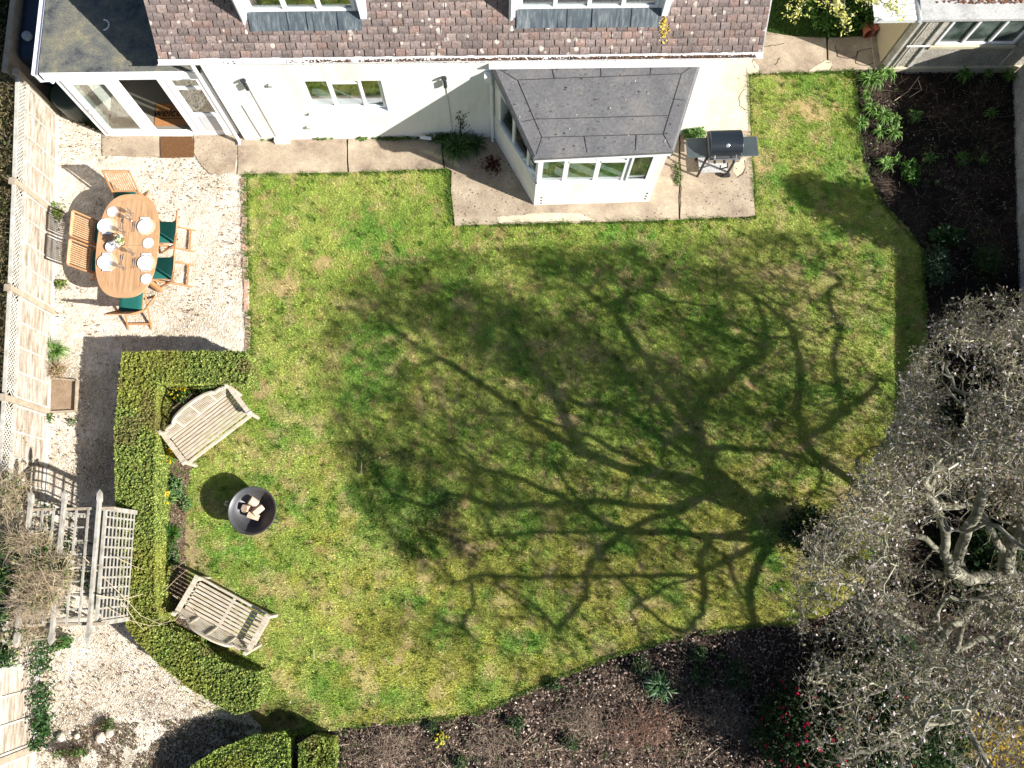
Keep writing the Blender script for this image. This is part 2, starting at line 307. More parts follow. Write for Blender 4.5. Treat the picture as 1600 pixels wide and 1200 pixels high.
def shards(pos, size, colf, n_sides=4, tilt=.6, rng=RNG, aspect=(.35, 1.), lift=.5):
    """flat irregular chips or stones as little domes: returns V,F,col"""
    n = len(pos); ang = rng.random(n)*2*PI; s = size[0]+(size[1]-size[0])*rng.random(n)**1.6; asp = aspect[0]+(aspect[1]-aspect[0])*rng.random(n)
    V = np.zeros((n, 5, 3)); tx = (rng.random(n)-.5)*tilt; ty = (rng.random(n)-.5)*tilt
    for k in range(4):
        a = k*PI/2+PI/4+(rng.random(n)-.5)*.7; u = np.cos(a)*s; v = np.sin(a)*s*asp
        V[:, k, 0] = pos[:, 0]+u*np.cos(ang)-v*np.sin(ang); V[:, k, 1] = pos[:, 1]+u*np.sin(ang)+v*np.cos(ang)
        V[:, k, 2] = pos[:, 2]+u*tx+v*ty-s*.15
    V[:, 4, 0] = pos[:, 0]; V[:, 4, 1] = pos[:, 1]; V[:, 4, 2] = pos[:, 2]+s*lift
    base = np.arange(n)[:, None]*5; F = np.concatenate([base+np.array([[k, (k+1) % 4, 4]]) for k in range(4)])
    return V.reshape(-1, 3), F, np.repeat(colf(pos[:, 0], pos[:, 1]), 5, 0)
def palette(cols, w, n, rng=RNG, var=.25):
    i = rng.choice(len(cols), n, p=np.array(w)/sum(w)); return np.array(cols)[i]*(1-var+2*var*rng.random((n, 1)))
# gravel stones
q = rnd_in(GRAV, 70000); q = np.c_[q, np.full(len(q), .012)]
V, F, c = shards(q, (.006, .017), lambda X, Y: palette([(.78, .71, .60), (.72, .63, .50), (.80, .76, .69), (.50, .41, .32), (.26, .20, .15)], [5, 3, 4, 1.2, .45], len(X)))
npmesh('gravel', V, F, M_col, c, kind='stuff', label='pale cream gravel chippings covering the terrace and path', cat='gravel')
sparse = rnd_in(GRAV, 12000); k = (fbm(sparse[:, 0], sparse[:, 1], 1.2, 6) > .47) | (sparse[:, 1] < -1.5); sparse = sparse[k]
V, F, c = shards(np.c_[sparse, np.full(len(sparse), .03)], (.008, .026), lambda X, Y: palette([(.16, .09, .045), (.28, .19, .11), (.08, .06, .035)], [2, 2, 1], len(X)), aspect=(.2, .6))
npmesh('leaf_litter', V, F, M_col, c, kind='stuff', label='dry brown leaf fragments strewn over the pale gravel', cat='leaf litter')
# bark chips on the beds
q = rnd_in(BEDR, 90000); k = (q[:, 0] < 11.6) & (q[:, 1] > -3.6); q = q[k]
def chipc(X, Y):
    n = len(X); lit = ((Y < 1.) & (X < 5.3+.8*vnoise(X, Y, 1.5, 2)))  # sunlit and shaded chip tones painted in by position
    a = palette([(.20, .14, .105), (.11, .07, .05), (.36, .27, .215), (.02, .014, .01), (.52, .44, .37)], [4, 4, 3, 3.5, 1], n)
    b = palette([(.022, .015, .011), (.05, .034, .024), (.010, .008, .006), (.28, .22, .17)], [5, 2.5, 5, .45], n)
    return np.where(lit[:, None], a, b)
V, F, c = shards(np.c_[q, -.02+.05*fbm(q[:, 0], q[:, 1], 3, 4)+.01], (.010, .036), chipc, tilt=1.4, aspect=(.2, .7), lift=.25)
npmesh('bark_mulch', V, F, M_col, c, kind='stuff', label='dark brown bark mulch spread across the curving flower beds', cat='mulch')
q = rnd_in(BEDL, 5000)
V, F, c = shards(np.c_[q, np.full(len(q), .02)], (.008, .025), lambda X, Y: palette([(.2, .14, .1), (.32, .25, .19), (.08, .05, .035)], [2, 1, 2], len(X)), tilt=1.2, aspect=(.2, .8))
npmesh('soil_crumbs', V, F, M_col, c, kind='stuff', label='crumbly brown soil inside the hedge behind the benches', cat='soil')

def blades(pos, length, width, col, spread=.8, rng=RNG, droop=0.):
    n = len(pos); a = rng.random(n)*2*PI; L = length[0]+(length[1]-length[0])*rng.random(n); lean = rng.random(n)*spread
    w = width*(.6+.8*rng.random(n)); dx = np.cos(a); dy = np.sin(a)
    V = np.zeros((n, 3, 3)); V[:, 0] = pos; V[:, 1] = pos
    V[:, 0, 0] += -dy*w; V[:, 0, 1] += dx*w; V[:, 1, 0] -= -dy*w; V[:, 1, 1] -= dx*w
    V[:, 2, 0] = pos[:, 0]+dx*L*np.sin(lean); V[:, 2, 1] = pos[:, 1]+dy*L*np.sin(lean); V[:, 2, 2] = pos[:, 2]+L*np.cos(lean)
    return V.reshape(-1, 3), np.arange(3*n).reshape(-1, 3), np.repeat(col, 3, 0)
q = rnd_in(LAWN, 430000); c0 = lawncol(q[:, 0], q[:, 1]); bare = np.clip((c0[:, 0]/c0[:, 1]-1.02)*4, 0, .8); k = RNG.random(len(q)) > bare; q = q[k]; c0 = c0[k]
z0 = .02*fbm(q[:, 0], q[:, 1], 1.5, 2)-.015; hh = .5+fbm(q[:, 0], q[:, 1], 2.2, 7)
c0 = c0*(.65+.75*RNG.random((len(q), 1)))
V, F, c = blades(np.c_[q, z0], (.02, .055), .0055, c0*1.75, 1.25)
npmesh('grass', V, F, leafmat('grass_blade', .12), c, kind='stuff', label='patchy mown lawn grass with moss and worn straw patches', cat='grass')
# pale specks, petals and daisies fallen on the lawn
q = rnd_in(LAWN, 9000); wgt = np.clip((q[:, 0]-3.2)/4.5, .03, 1)*np.clip((5.5-q[:, 1])/4, .15, 1); q = q[RNG.random(len(q)) < wgt]
V, F, c = shards(np.c_[q, np.full(len(q), .04)], (.006, .017), lambda X, Y: palette([(.75, .68, .68), (.5, .4, .36), (.4, .3, .2)], [3, 1, 1], len(X)), aspect=(.4, .9))
npmesh('fallen_petals', V, F, M_petal, c, kind='stuff', label='tiny pale fallen petals scattered on the lawn near the magnolia', cat='petals')

# ------------------------------------------------------------------ paving
def slab(name, pts, label=None, m=M_conc, z1=.03, wob=.012):
    poly = []
    pp = PX(pts); n = len(pp)
    for i in range(n):
        a, b = pp[i], pp[(i+1) % n]; k = max(1, int((b-a).length/.22))
        for j in range(k): t = j/k; p = a.lerp(b, t); poly.append((p.x+random.uniform(-wob, wob)*(j > 0), p.y+random.uniform(-wob, wob)*(j > 0)))
    o = MB().prism(poly, -.05, z1).build(name, m, kind='structure'); return o
slab('paving', [(161, 205), (250, 205), (250, 246), (161, 243)])
slab('paving', [(303, 205), (372, 205), (370, 240), (368, 268), (345, 273), (328, 272), (312, 255), (304, 240)])
slab('paving', [(374, 205), (540, 195), (543, 270), (372, 273)])
slab('paving', [(543, 195), (688, 195), (693, 264), (546, 270)])
slab('paving', [(691, 195), (760, 195), (1060, 190), (1060, 344), (960, 347), (860, 349), (711, 353), (705, 300), (706, 268), (695, 262)])
slab('paving', [(1062, 60), (1166, 60), (1172, 205), (1179, 338), (1062, 343)])
slab('paving', [(1168, 45), (1240, 58), (1290, 60), (1292, 112), (1168, 117)])
slab('paving', [(1294, 60), (1366, 58), (1368, 109), (1294, 112)])
MB().box(*[P(1366, 112).x, P(1378, 112).x, P(1370, 112).y, P(1370, 10).y, -.02, .05]).build('threshold', M_post, None, bevel=.005, label='long brown timber threshold along the beige outbuilding door', cat='threshold')
def patch(pts, z=.034, m=M_conc2, kind='structure'):
    pp = PX(pts); poly = []
    n = len(pp)
    for i in range(n):
        a, b = pp[i], pp[(i+1) % n]; k = max(1, int((b-a).length/.1))
        for j in range(k): t = j/k; p = a.lerp(b, t); poly.append((p.x+random.uniform(-.012, .012), p.y+random.uniform(-.012, .012)))
    return MB().prism(poly, z-.02, z).build('cement_patch', m, kind=kind)
patch([(1050, 65), (1164, 65), (1168, 205), (1050, 206)])
patch([(1147, 250), (1163, 249), (1164, 262), (1160, 270), (1150, 277), (1144, 268)])
patch([(1158, 72), (1175, 80), (1176, 95), (1184, 106), (1184, 115), (1168, 116)], .038)
patch([(1262, 112), (1290, 95), (1298, 98), (1300, 104), (1293, 111)], .038)
patch([(776, 340), (850, 334), (905, 335), (930, 345), (780, 349)], .036)
def crack(pts, w=.012, z=.036):
    pp = PX(pts, z); m = MB()
    fine = []
    for a, b in zip(pp, pp[1:]):
        k = max(1, int((b-a).length/.07))
        for j in range(k): p = a.lerp(b, j/k); fine.append(p+Vector((random.uniform(-.012, .012), random.uniform(-.012, .012), 0)))
    fine.append(pp[-1])
    for a, b in zip(fine, fine[1:]): m.bar(a, b, w*random.uniform(.5, 1.2), .004)
    m.build('crack', M_crack, kind='structure')
for cpts in ([(1174, 97), (1180, 84), (1195, 73), (1225, 68)], [(1175, 97), (1184, 110), (1190, 116)], [(1062, 190), (1063, 240), (1064, 300), (1063, 342)], [(1305, 70), (1309, 88), (1325, 92), (1338, 88), (1340, 79), (1366, 76)], [(1340, 79), (1337, 98), (1352, 103), (1366, 98)], [(1211, 102), (1219, 90)], [(1163, 140), (1155, 150), (1156, 165), (1165, 172)], [(1095, 207), (1120, 205), (1160, 206)], [(1163, 250), (1165, 262), (1161, 272), (1152, 278)], [(1290, 98), (1298, 97), (1300, 104), (1294, 112)]):
    crack(cpts)

# ------------------------------------------------------------------ house
WY = 8.27
house = empty('bungalow', (-.5, WY+3, 0), label='white rendered bungalow with clay tiled roof, dormers, porch and bay window', cat='house')
def lx(o): o.matrix_parent_inverse = Matrix.Translation(-house.location); return o
def hb(mb, name, m, par=None, **k):
    o = mb.build(name, m, par or house, **k)
    if par is None: lx(o)
    return o
def wall_holes(mb, x0, x1, y0, y1, z0, z1, holes):
    holes = sorted(holes); cx = x0
    for (a, b, c, d) in holes:
        if a > cx: mb.box(cx, a, y0, y1, z0, z1)
        if c > z0: mb.box(a, b, y0, y1, z0, c)
        if d < z1: mb.box(a, b, y0, y1, d, z1)
        cx = b
    if cx < x1: mb.box(cx, x1, y0, y1, z0, z1)
    return mb
w = MB(); wall_holes(w, -4.88, 4.0, WY, WY+.25, -.05, 2.72, [(-3.36, -1.93, 1.0, 2.02)])
w.box(-4.88, -4.63, WY+.25, 13, -.05, 2.72).box(3.75, 4.0, WY+.25, 13, -.05, 2.72)
hb(w, 'wall', M_white)
i = MB(); i.box(-4.62, 3.64, WY+.3, 12, .04, .08).box(-4.62, 3.64, 12, 12.05, 0, 2.6); i.box(-4.62, 3.64, WY+.3, 12, 2.6, 2.64).box(-4.62, -4.58, WY+.3, 12, .08, 2.6)
hb(i, 'interior', M_inwall)
def window(x0, x1, z0, z1, y, bars, par, name='window', tops=(), depth=.06, fr=.055, opening=()):
    """frame in the x-z plane facing -y; bars = mullion x positions; tops=(x0,x1,z) transoms"""
    f = MB(); f.box(x0, x1, y, y+depth, z0, z0+fr).box(x0, x1, y, y+depth, z1-fr, z1).box(x0, x0+fr, y, y+depth, z0+fr, z1-fr).box(x1-fr, x1, y, y+depth, z0+fr, z1-fr)
    for b in bars: f.box(b-fr*.6, b+fr*.6, y-.004, y+depth-.004, z0+fr, z1-fr)
    for (a, b, z) in tops: f.box(a, b, y-.008, y+depth-.008, z-.025, z+.025)
    for (a, b) in opening:
        e = .035; yy = y-.018; f.box(a, b, yy, yy+.03, z0+fr*.6, z0+fr*.6+e).box(a, b, yy, yy+.03, z1-fr*.6-e, z1-fr*.6).box(a, a+e, yy, yy+.03, z0+fr*.6+e, z1-fr*.6-e).box(b-e, b, yy, yy+.03, z0+fr*.6+e, z1-fr*.6-e)
    fo = hb(f, name, M_pvc, par); 
    if par is None: pr = fo
    else: pr = fo
    p = MB().box(x0+fr, x1-fr, y+depth*.4, y+depth*.4+.008, z0+fr, z1-fr); po = p.build('pane', M_glass, pr)
    if par is None: pass
    return fo
wf = window(-3.36, -1.93, 1.02, 2.0, WY+.09, (-2.88, -2.35), None, tops=((-2.85, -2.38, 1.82),), opening=((-2.36, -1.97),))
hb(MB().box(-3.36, -1.93, WY+.16, WY+.48, 1.0, 1.03), 'window_board', M_pvc)
hb(MB().box(-3.40, -1.89, WY-.05, WY+.09, .975, 1.015), 'sill', M_pvc)
# bathroom oval basin seen behind the glass
hb(MB().lathe([(.02, -.02), (.17, 0), (.2, .03), (.17, .03), (.12, -.0), (.03, -.01)], 20, (-3.0, WY+.62, 1.06), 1, .8), 'basin', M_china, smooth=True)
# roof slope with individual tiles
EY, EZ, PIT = 8.17, 2.87, R(50); cs, sn = math.cos(PIT), math.sin(PIT)
tw, tg, n_r = .168, .118, 26
V = []; F = []; Cc = []; rng = random.Random(5)
DORM = [(-3.86, -2.06), (.40, 2.74)]
def roofpt(x, s, h): return (x, EY+s*cs-h*sn, EZ+s*sn+h*cs)
for r_ in range(n_r):
    x = -5.42-(r_ % 2)*tw/2; s0 = r_*tg
    while x < 4.50:
        x0, x1 = max(x, -5.42), min(x+tw-rng.choice((.009, .012, .017)), 4.48)
        if x1-x0 > .03 and not any(a+.06 < (x0+x1)/2 < b-.06 and s0 > .36 for a, b in DORM):
            j = rng.uniform(-.006, .006); lift = .016+rng.uniform(-.003, .006); t = rng.uniform(-.004, .004); n = len(V)
            V += [roofpt(x0, s0+j, lift+t), roofpt(x1, s0+j, lift-t), roofpt(x1, s0+tg+.03, .004), roofpt(x0, s0+tg+.03, .004), roofpt(x0, s0+j, -.006), roofpt(x1, s0+j, -.006)]
            F += [(n, n+1, n+2, n+3), (n+4, n+5, n+1, n), (n+4, n, n+3, n+4)[:3]+(n+3,), (n+5, n+2, n+1, n+5)[:3]+(n+5,)]
            b = rng.choice([(.235, .18, .165), (.26, .20, .18), (.21, .165, .155), (.275, .215, .195), (.225, .18, .17), (.19, .155, .145), (.27, .19, .165)])
            v = rng.uniform(.84, 1.12)*(.8+.4*float(fbm(np.array([x]), np.array([s0*2]), .9, 3)[0])); cc = tuple(q*v for q in b); Cc += [cc]*6
        x += tw
F = [f for f in F if len(set(f)) == 4]
to = npmesh('roof', np.array(V), np.array(F), M_tile, np.array(Cc), parent=house); lx(to)
u = MB(); u.add([roofpt(-5.40, -.0, -.01), roofpt(4.46, 0, -.01), roofpt(4.46, 3.2, -.01), roofpt(-5.40, 3.2, -.01), roofpt(-5.40, 0, -.06), roofpt(4.46, 0, -.06), roofpt(4.46, 3.2, -.06), roofpt(-5.40, 3.2, -.06)], [(0, 1, 2, 3), (7, 6, 5, 4), (0, 4, 5, 1), (1, 5, 6, 2), (0, 3, 7, 4), (2, 6, 7, 3)])
yr = roofpt(0, 3.2, 0); u.add([(-5.40, yr[1], yr[2]-.02), (4.46, yr[1], yr[2]-.02), (4.46, yr[1]+3.2*cs, EZ), (-5.40, yr[1]+3.2*cs, EZ)], [(0, 1, 2, 3)])
hb(u, 'roof_underlay', M_seam)
hb(MB().box(-5.42, 4.48, WY-.08, WY, 2.72, 2.86).box(-5.42, 4.48, WY-.08, WY+.4, 2.70, 2.72), 'fascia', M_pvc)
# gable triangles
for xx in (-4.88, 4.0): hb(MB().add([(xx, WY, 2.72), (xx, 13, 2.72), (xx, yr[1], yr[2]-.1)], [(0, 1, 2)]), 'gable', M_white)
# gutter: half-round trough with debris
gt = MB(); gv = []; K = 7
def trough(mb, a, b, r, wdir):
    a, b = Vector(a), Vector(b); wv = Vector(wdir)
    vs = []
    for p in (a, b):
        for k in range(K+1): t = PI*k/K; vs.append(p+wv*(math.cos(t)*r)-Vector((0, 0, 1))*math.sin(t)*r)
        for k in range(K+1): t = PI*(K-k)/K; vs.append(p+wv*(math.cos(t)*(r-.006))-Vector((0, 0, 1))*math.sin(t)*(r-.006)+Vector((0, 0, .0)))
    m = 2*K+2; mb.add(vs, [(k, (k+1) % m, m+(k+1) % m, m+k) for k in range(m)]+[tuple(range(m)), tuple(range(2*m-1, m-1, -1))])
trough(gt, (-5.46, WY-.135, 2.84), (4.52, WY-.135, 2.84), .056, (0, 1, 0))
gut = hb(gt, 'gutter', M_pvc)
q = np.c_[RNG.uniform(-5.2, 4.4, 5200), WY-.135+RNG.uniform(-.038, .038, 5200), np.full(5200, 2.805)]; k = RNG.random(5200) < np.clip(fbm(q[:, 0], q[:, 1]*0, 1.3, 2)*1.6-.45+(q[:, 0]+1)*.10, 0, 1); q = q[k]
V, F, c = shards(q, (.008, .022), lambda X, Y: palette([(.09, .05, .03), (.2, .12, .07), (.05, .03, .02)], [3, 2, 2], len(X)), tilt=1.2)
o = npmesh('gutter_debris', V, F, M_col, c, parent=gut, kind='stuff')
# dormers
for a, b in DORM:
    yf = 8.60; zb = 3.39
    d = MB(); d.box(a, a+.05, yf, yf+1.6, zb-.3, 4.75).box(b-.05, b, yf, yf+1.6, zb-.3, 4.75).box(a+.05, b-.05, yf+.06, yf+.1, zb-.3, zb+.02)
    dm = hb(d, 'dormer', M_pvc)
    nb = 3 if a < 0 else 4; xs = [a+.09+(b-a-.18)*i/nb for i in range(1, nb)]
    window(a+.06, b-.06, zb+.05, 4.6, yf, xs, dm)
    for xa, sg in ((a, -1), (b, 1)):
        MB().box(xa-.07 if sg < 0 else xa, xa if sg < 0 else xa+.10, yf-.1, yf+.2, zb-.02, 4.7).build('corner_board', M_pvc, dm)
    r2 = MB(); mid = (a+b)/2
    for sg in (-1, 1): r2.add([(mid, yf-.1, 5.5), (mid, yf+2.4, 5.5), (mid+sg*(b-a+.35)/2, yf+2.4, 4.65), (mid+sg*(b-a+.35)/2, yf-.1, 4.65), (mid, yf-.1, 5.44), (mid, yf+2.4, 5.44), (mid+sg*(b-a+.35)/2, yf+2.4, 4.59), (mid+sg*(b-a+.35)/2, yf-.1, 4.59)], [(0, 1, 2, 3), (7, 6, 5, 4), (0, 3, 7, 4), (2, 3, 7, 6)])
    r2.build('dormer_roof', M_felt2, dm)
    MB().box(a+.1, b-.1, yf+.5, yf+.55, zb-.2, 4.6).box(a+.06, b-.06, yf+.07, yf+.42, zb-.02, zb+.01).build('window_board', M_inwall, dm)
    # lead apron below the window, with vertical dressed folds
    ap = MB(); nn = 14
    for i_ in range(nn):
        xa, xb = a+.02+(b-a-.02)*i_/nn, a+.02+(b-a-.02)*(i_+1)/nn; h = .030+random.uniform(-.004, .006)
        s0 = .42+random.uniform(-.004, .004); ap.add([roofpt(xa, s0, h), roofpt(xb, s0, h+random.uniform(-.004, .004)), (xb, yf-.004, zb+.05), (xa, yf-.004, zb+.05)], [(0, 1, 2, 3)])
    for xx in (a+(b-a)*.36, a+(b-a)*.53, a+(b-a)*.8): ap.bar(roofpt(xx, .43, .04), (xx, yf-.01, zb+.056), .014, .014)
    ap.build('lead_apron', M_lead, dm)
    if a < 0 or True: MB().tube([(a-.07, yf-.06, 4.6), (a-.07, yf-.06, zb-.1), (a-.06, yf-.12, zb-.19), (a-.06, yf-.18, zb-.24)], .036, 10).build('downpipe', M_pvc, dm)
# clay verge / mortar and yellow lichen tuft on roof
q = RNG.normal(size=(90, 2))*np.array([.035, .07])+np.array([2.80, .45]); q[:25, 0] += .05; q[:25, 1] -= .16
q = np.array([roofpt(a_, b_, .03) for a_, b_ in q]); V, F, c = shards(q, (.008, .03), lambda X, Y: palette([(.55, .38, .04), (.62, .5, .1), (.4, .3, .05)], [3, 2, 1], len(X)), tilt=.9, lift=.2)
lx(npmesh('lichen', V, F, M_col, c, parent=house, kind='stuff'))
hb(MB().bar(roofpt(4.485, 0, -.02), roofpt(4.485, 3.1, -.02), .03, .05, up=(0, -sn, cs)), 'verge_mortar', M_asb)
# porch
PY = 8.40; PZ = 2.12
pw = MB(); pw.box(-7.62, -7.57, PY+.06, 11, -.03, PZ).box(-7.57, -4.9, 10.9, 11, 0, PZ)
porch = hb(pw, 'porch', M_white)
MB().box(-7.57, -4.89, PY+.06, 10.9, .01, .05).build('floor', M_floor, porch)
MB().box(-7.57, -4.93, PY+1.6, PY+1.64, .05, PZ).build('back_wall', mat('back_wall_paint', [(.22, .2, .17), (.27, .25, .21)], 2, .8), porch)
fr = MB(); X0, X1 = -7.62, -5.0
fr.box(X0, X1, PY, PY+.07, PZ-.12, PZ+.0).box(X0, X0+.10, PY, PY+.07, .03, PZ-.12).box(X1-.1, X1, PY, PY+.07, .03, PZ-.12).box(-6.69, -6.58, PY, PY+.07, .12, PZ-.12).box(-5.86, -5.72, PY, PY+.07, .12, PZ-.12).box(X0+.1, X1-.1, PY-.01, PY+.07, .0, .12)
fr.build('door_frame', M_pvc, porch)
dl = MB(); a, b = -7.50, -6.70; y0 = PY-.03
dl.box(a, b, y0, y0+.05, .13, .28).box(a, b, y0, y0+.05, 1.85, 1.99).box(a, a+.11, y0, y0+.05, .28, 1.85).box(b-.10, b, y0, y0+.05, .28, 1.85); do = dl.build('door', M_pvc, porch)
MB().box(a+.11, b-.1, y0+.02, y0+.03, .28, 1.85).build('pane', M_glass, do)
MB().tube([(a+.04, y0, 1.05), (a+.04, y0-.06, 1.05), (a+.04, y0-.06, .9), (a+.04, y0, .9)], .012, 6).build('door_handle', M_steel, do)
d2 = MB(); a, b = -5.72, -5.1
d2.box(a, b, y0+.02, y0+.06, .12, .82).box(a, b, y0+.02, y0+.06, 1.92, 2.0).box(a, a+.1, y0+.02, y0+.06, .82, 1.92).box(b-.08, b, y0+.02, y0+.06, .82, 1.92).box(a+.1, b-.08, y0+.02, y0+.06, 1.62, 1.70); d2o = d2.build('side_light', M_pvc, porch)
MB().box(a+.1, b-.08, y0+.035, y0+.04, .82, 1.92).build('pane', M_glass, d2o)
MB().box(a+.16, b-.14, y0+.012, y0+.02, .22, .72).build('lower_panel', mat('grey_glass', [(.5, .52, .54), (.6, .62, .64)], 3, .2), d2o)
# porch flat roof
MB().box(-7.69, -5.02, PY-.09, 10.9, PZ+.02, PZ+.20).build('flat_roof', M_felt2, porch)
MB().box(-7.67, -5.0, PY-.12, PY-.09, PZ+.0, PZ+.19).box(-7.65, -5.04, PY-.09, PY, PZ-.01, PZ+.02).build('fascia', M_pvc, porch)
tr = MB(); trough(tr, (-7.76, PY-.12, PZ+.19), (-7.76, 10.9, PZ+.19), .05, (1, 0, 0)); tr.tube([(-7.76, PY-.1, PZ+.15), (-7.76, PY-.1, PZ-.02), (-7.68, PY-.02, PZ-.12), (-7.65, PY-.02, PZ-.2)], .035, 10).build('gutter', M_pvcg, porch)
tb = MB(); 
tb.tube([(-6.66+.0, 9.3, PZ+.215)]+[(-6.66+.1*math.sin(t), 9.2+.1*math.cos(t), PZ+.215) for t in np.linspace(.3, 3, 8)], .012, 5).build('bent_wire', M_pvc, porch)
# bay window
bay_pts = [(.02, WY), (.78, 6.80), (3.03, 6.84), (3.50, WY)]
bw = MB(); n_ = [(.06, WY), (.82, 6.88), (3.0, 6.92), (3.80, WY)]
def wall_seg(mb, a, b, th, z0, z1):
    a, b = Vector((*a, 0)), Vector((*b, 0)); d = (b-a).normalized(); nrm = Vector((-d.y, d.x, 0))
    mb.prism([(a.x, a.y), (b.x, b.y), ((b+nrm*th).x, (b+nrm*th).y), ((a+nrm*th).x, (a+nrm*th).y)], z0, z1)
wall_seg(bw, bay_pts[0], bay_pts[1], .16, -.04, .93); wall_seg(bw, bay_pts[1], bay_pts[2], .16, -.04, .93); wall_seg(bw, bay_pts[2], bay_pts[3], .16, -.04, .93)
wall_seg(bw, (2.84, 6.838), (3.03, 6.84), .1, .93, 1.98); wall_seg(bw, (3.03, 6.84), (3.50, WY), .1, .93, 1.98)
bay = hb(bw, 'bay_window', M_white)
MB().prism([(.12, WY), (.9, 6.95), (2.95, 6.98), (3.42, WY)], -.03, .06).build('floor', M_floor, bay)
f = MB(); fy = 6.83; z0, z1 = .97, 1.97
xs = [.84, 1.30, 1.86, 2.38, 2.86]
f.box(.80, 2.86, fy-.03, fy+.05, .93, .985).box(.80, 2.86, fy-.0, fy+.05, z1-.05, z1+.0)
for x in xs: f.box(x-.045, x+.045, fy, fy+.05, .985, z1-.05)
for a_, b_ in ((1.34, 1.82), (1.90, 2.34)): f.box(a_, b_, fy-.01, fy+.04, 1.70, 1.75)
for a_, b_ in ((2.42, 2.82),): f.box(a_, a_+.04, fy-.02, fy+.0, 1.0, 1.92).box(b_-.04, b_, fy-.02, fy, 1.0, 1.92).box(a_, b_, fy-.021, fy, 1.0, 1.04)
wb = f.build('window', M_pvc, bay)
MB().box(.84, 2.86, fy+.02, fy+.026, .985, z1-.05).build('pane', M_glass, wb)
MB().box(.86, 2.86, fy+.06, fy+.55, .95, .975).build('window_board', M_pvc, bay)
# left canted windows
a, b = Vector((.06, WY-.08, 0)), Vector((.80, 6.86, 0)); dd = (b-a); L_ = dd.length; dd.normalize()
Mx = Matrix.Translation(a)@Matrix.Rotation(math.atan2(dd.y, dd.x), 4, 'Z')
f = MB(); f.box(.12, L_, -.03, .04, .93, .985, Mx).box(.12, L_, 0, .04, z1-.05, z1, Mx)
for t in (.12, .62, 1.14, L_-.07): f.box(t, t+.07, 0, .04, .985, z1-.05, Mx)
wb = f.build('window', M_pvc, bay); MB().box(.2, L_-.06, .015, .02, .985, z1-.05, Mx).build('pane', M_glass, wb)
MB().box(0, .12, 0, .05, .93, 1.97, Mx).build('corner_post', M_white, bay)
# interior clutter on the bay sill: white curtains
for a_, b_ in ((1.0, 1.12), (2.62, 2.8)): MB().box(a_, b_, fy+.12, fy+.18, 1.0, 1.9).build('curtain', M_inwall, bay)
rp = [tuple(P(766, 106, 2.39))[:2], tuple(P(833, 248, 2.1))[:2], tuple(P(1053, 237, 2.1))[:2], tuple(P(1096, 98, 2.43))[:2]]; RZ = [.29, 0, 0, .33]
rp[0] = (rp[0][0], WY+.0); rp[3] = (rp[3][0], WY)
br = MB(); cxm, cym = 1.83, 7.6
top = [((p[0]-cxm)*.97+cxm, (p[1]-cym)*.97+cym) for p in rp]; top[0] = (top[0][0], WY); top[3] = (top[3][0], WY)
br.add([(*p, 2.03+h) for p, h in zip(rp, RZ)]+[(*p, 2.10+h) for p, h in zip(rp, RZ)]+[(*p, 2.14+h) for p, h in zip(top, RZ)], [(3, 2, 1, 0), (0, 1, 5, 4), (1, 2, 6, 5), (2, 3, 7, 6), (4, 5, 9, 8), (5, 6, 10, 9), (6, 7, 11, 10), (8, 9, 10, 11)])
flt = br.build('flat_roof', M_felt, bay)
sm = MB(); zz = 2.143
def inr(t, s):  # bilinear in roof quad
    p0, p1, p2, p3 = [Vector((*q, zz+h)) for q, h in zip(top, RZ)]; return p0.lerp(p3, t).lerp(p1.lerp(p2, t), s)
I0, I1, I2, I3 = inr(.075, .17), inr(.16, .79), inr(.90, .81), inr(.925, .13)
rw = lambda a, b, w=.008: sm.bar(a, b, w, .006)
rw(inr(.085, .165), inr(.93, .135)); rw(inr(.09, .17), inr(.10, .8)); rw(inr(.10, .8), inr(.91, .82)); rw(inr(.93, .135), inr(.91, .82))
rw(inr(.10, .8), inr(0.01, .99)); rw(inr(.91, .82), inr(.99, .99)); rw(inr(.085, .165), inr(.01, .02)); rw(inr(.93, .135), inr(.99, .02))
rw(inr(.28, 0), inr(.28, .155)); rw(inr(.52, 0), inr(.52, .15)); rw(inr(.77, 0), inr(.77, .14)); rw(inr(.38, .81), inr(.38, .99)); rw(inr(.73, .82), inr(.73, .99)); rw(inr(.915, .42), inr(.985, .44)); rw(inr(0.02, .62), inr(.10, .60)); rw(inr(.10, .60), inr(.915, .61), .008)
sm.build('felt_joint', M_seam, flt)
lf = MB(); lf.box(rp[0][0]-.02, rp[3][0]+.08, WY-.10, WY-.004, 2.47, 2.50); lf.build('flashing', M_pvc, bay)
for pa_, pb_ in (((.06, WY-.06), (.80, 6.88)), ((3.46, WY), (2.99, 6.87))):
    m = MB().add([(*pa_, 1.96), (*pb_, 1.96), (*pb_, 2.05), (*pa_, 2.30), (pa_[0]+.03, pa_[1], 1.96), (pb_[0]+.03, pb_[1], 1.96), (pb_[0]+.03, pb_[1], 2.05), (pa_[0]+.03, pa_[1], 2.30)], [(0, 1, 2, 3), (7, 6, 5, 4), (0, 4, 5, 1), (3, 2, 6, 7)]); m.build('cheek', M_white, bay)
fa = MB()
for ia, ib in ((0, 1), (1, 2), (2, 3)):
    a = Vector(((rp[ia][0]-cxm)*.975+cxm, (rp[ia][1]-cym)*.975+cym, 1.99+RZ[ia])); b = Vector(((rp[ib][0]-cxm)*.975+cxm, (rp[ib][1]-cym)*.975+cym, 1.99+RZ[ib])); fa.bar(a, b, .03, .10)
fa.build('fascia', M_pvc, bay)
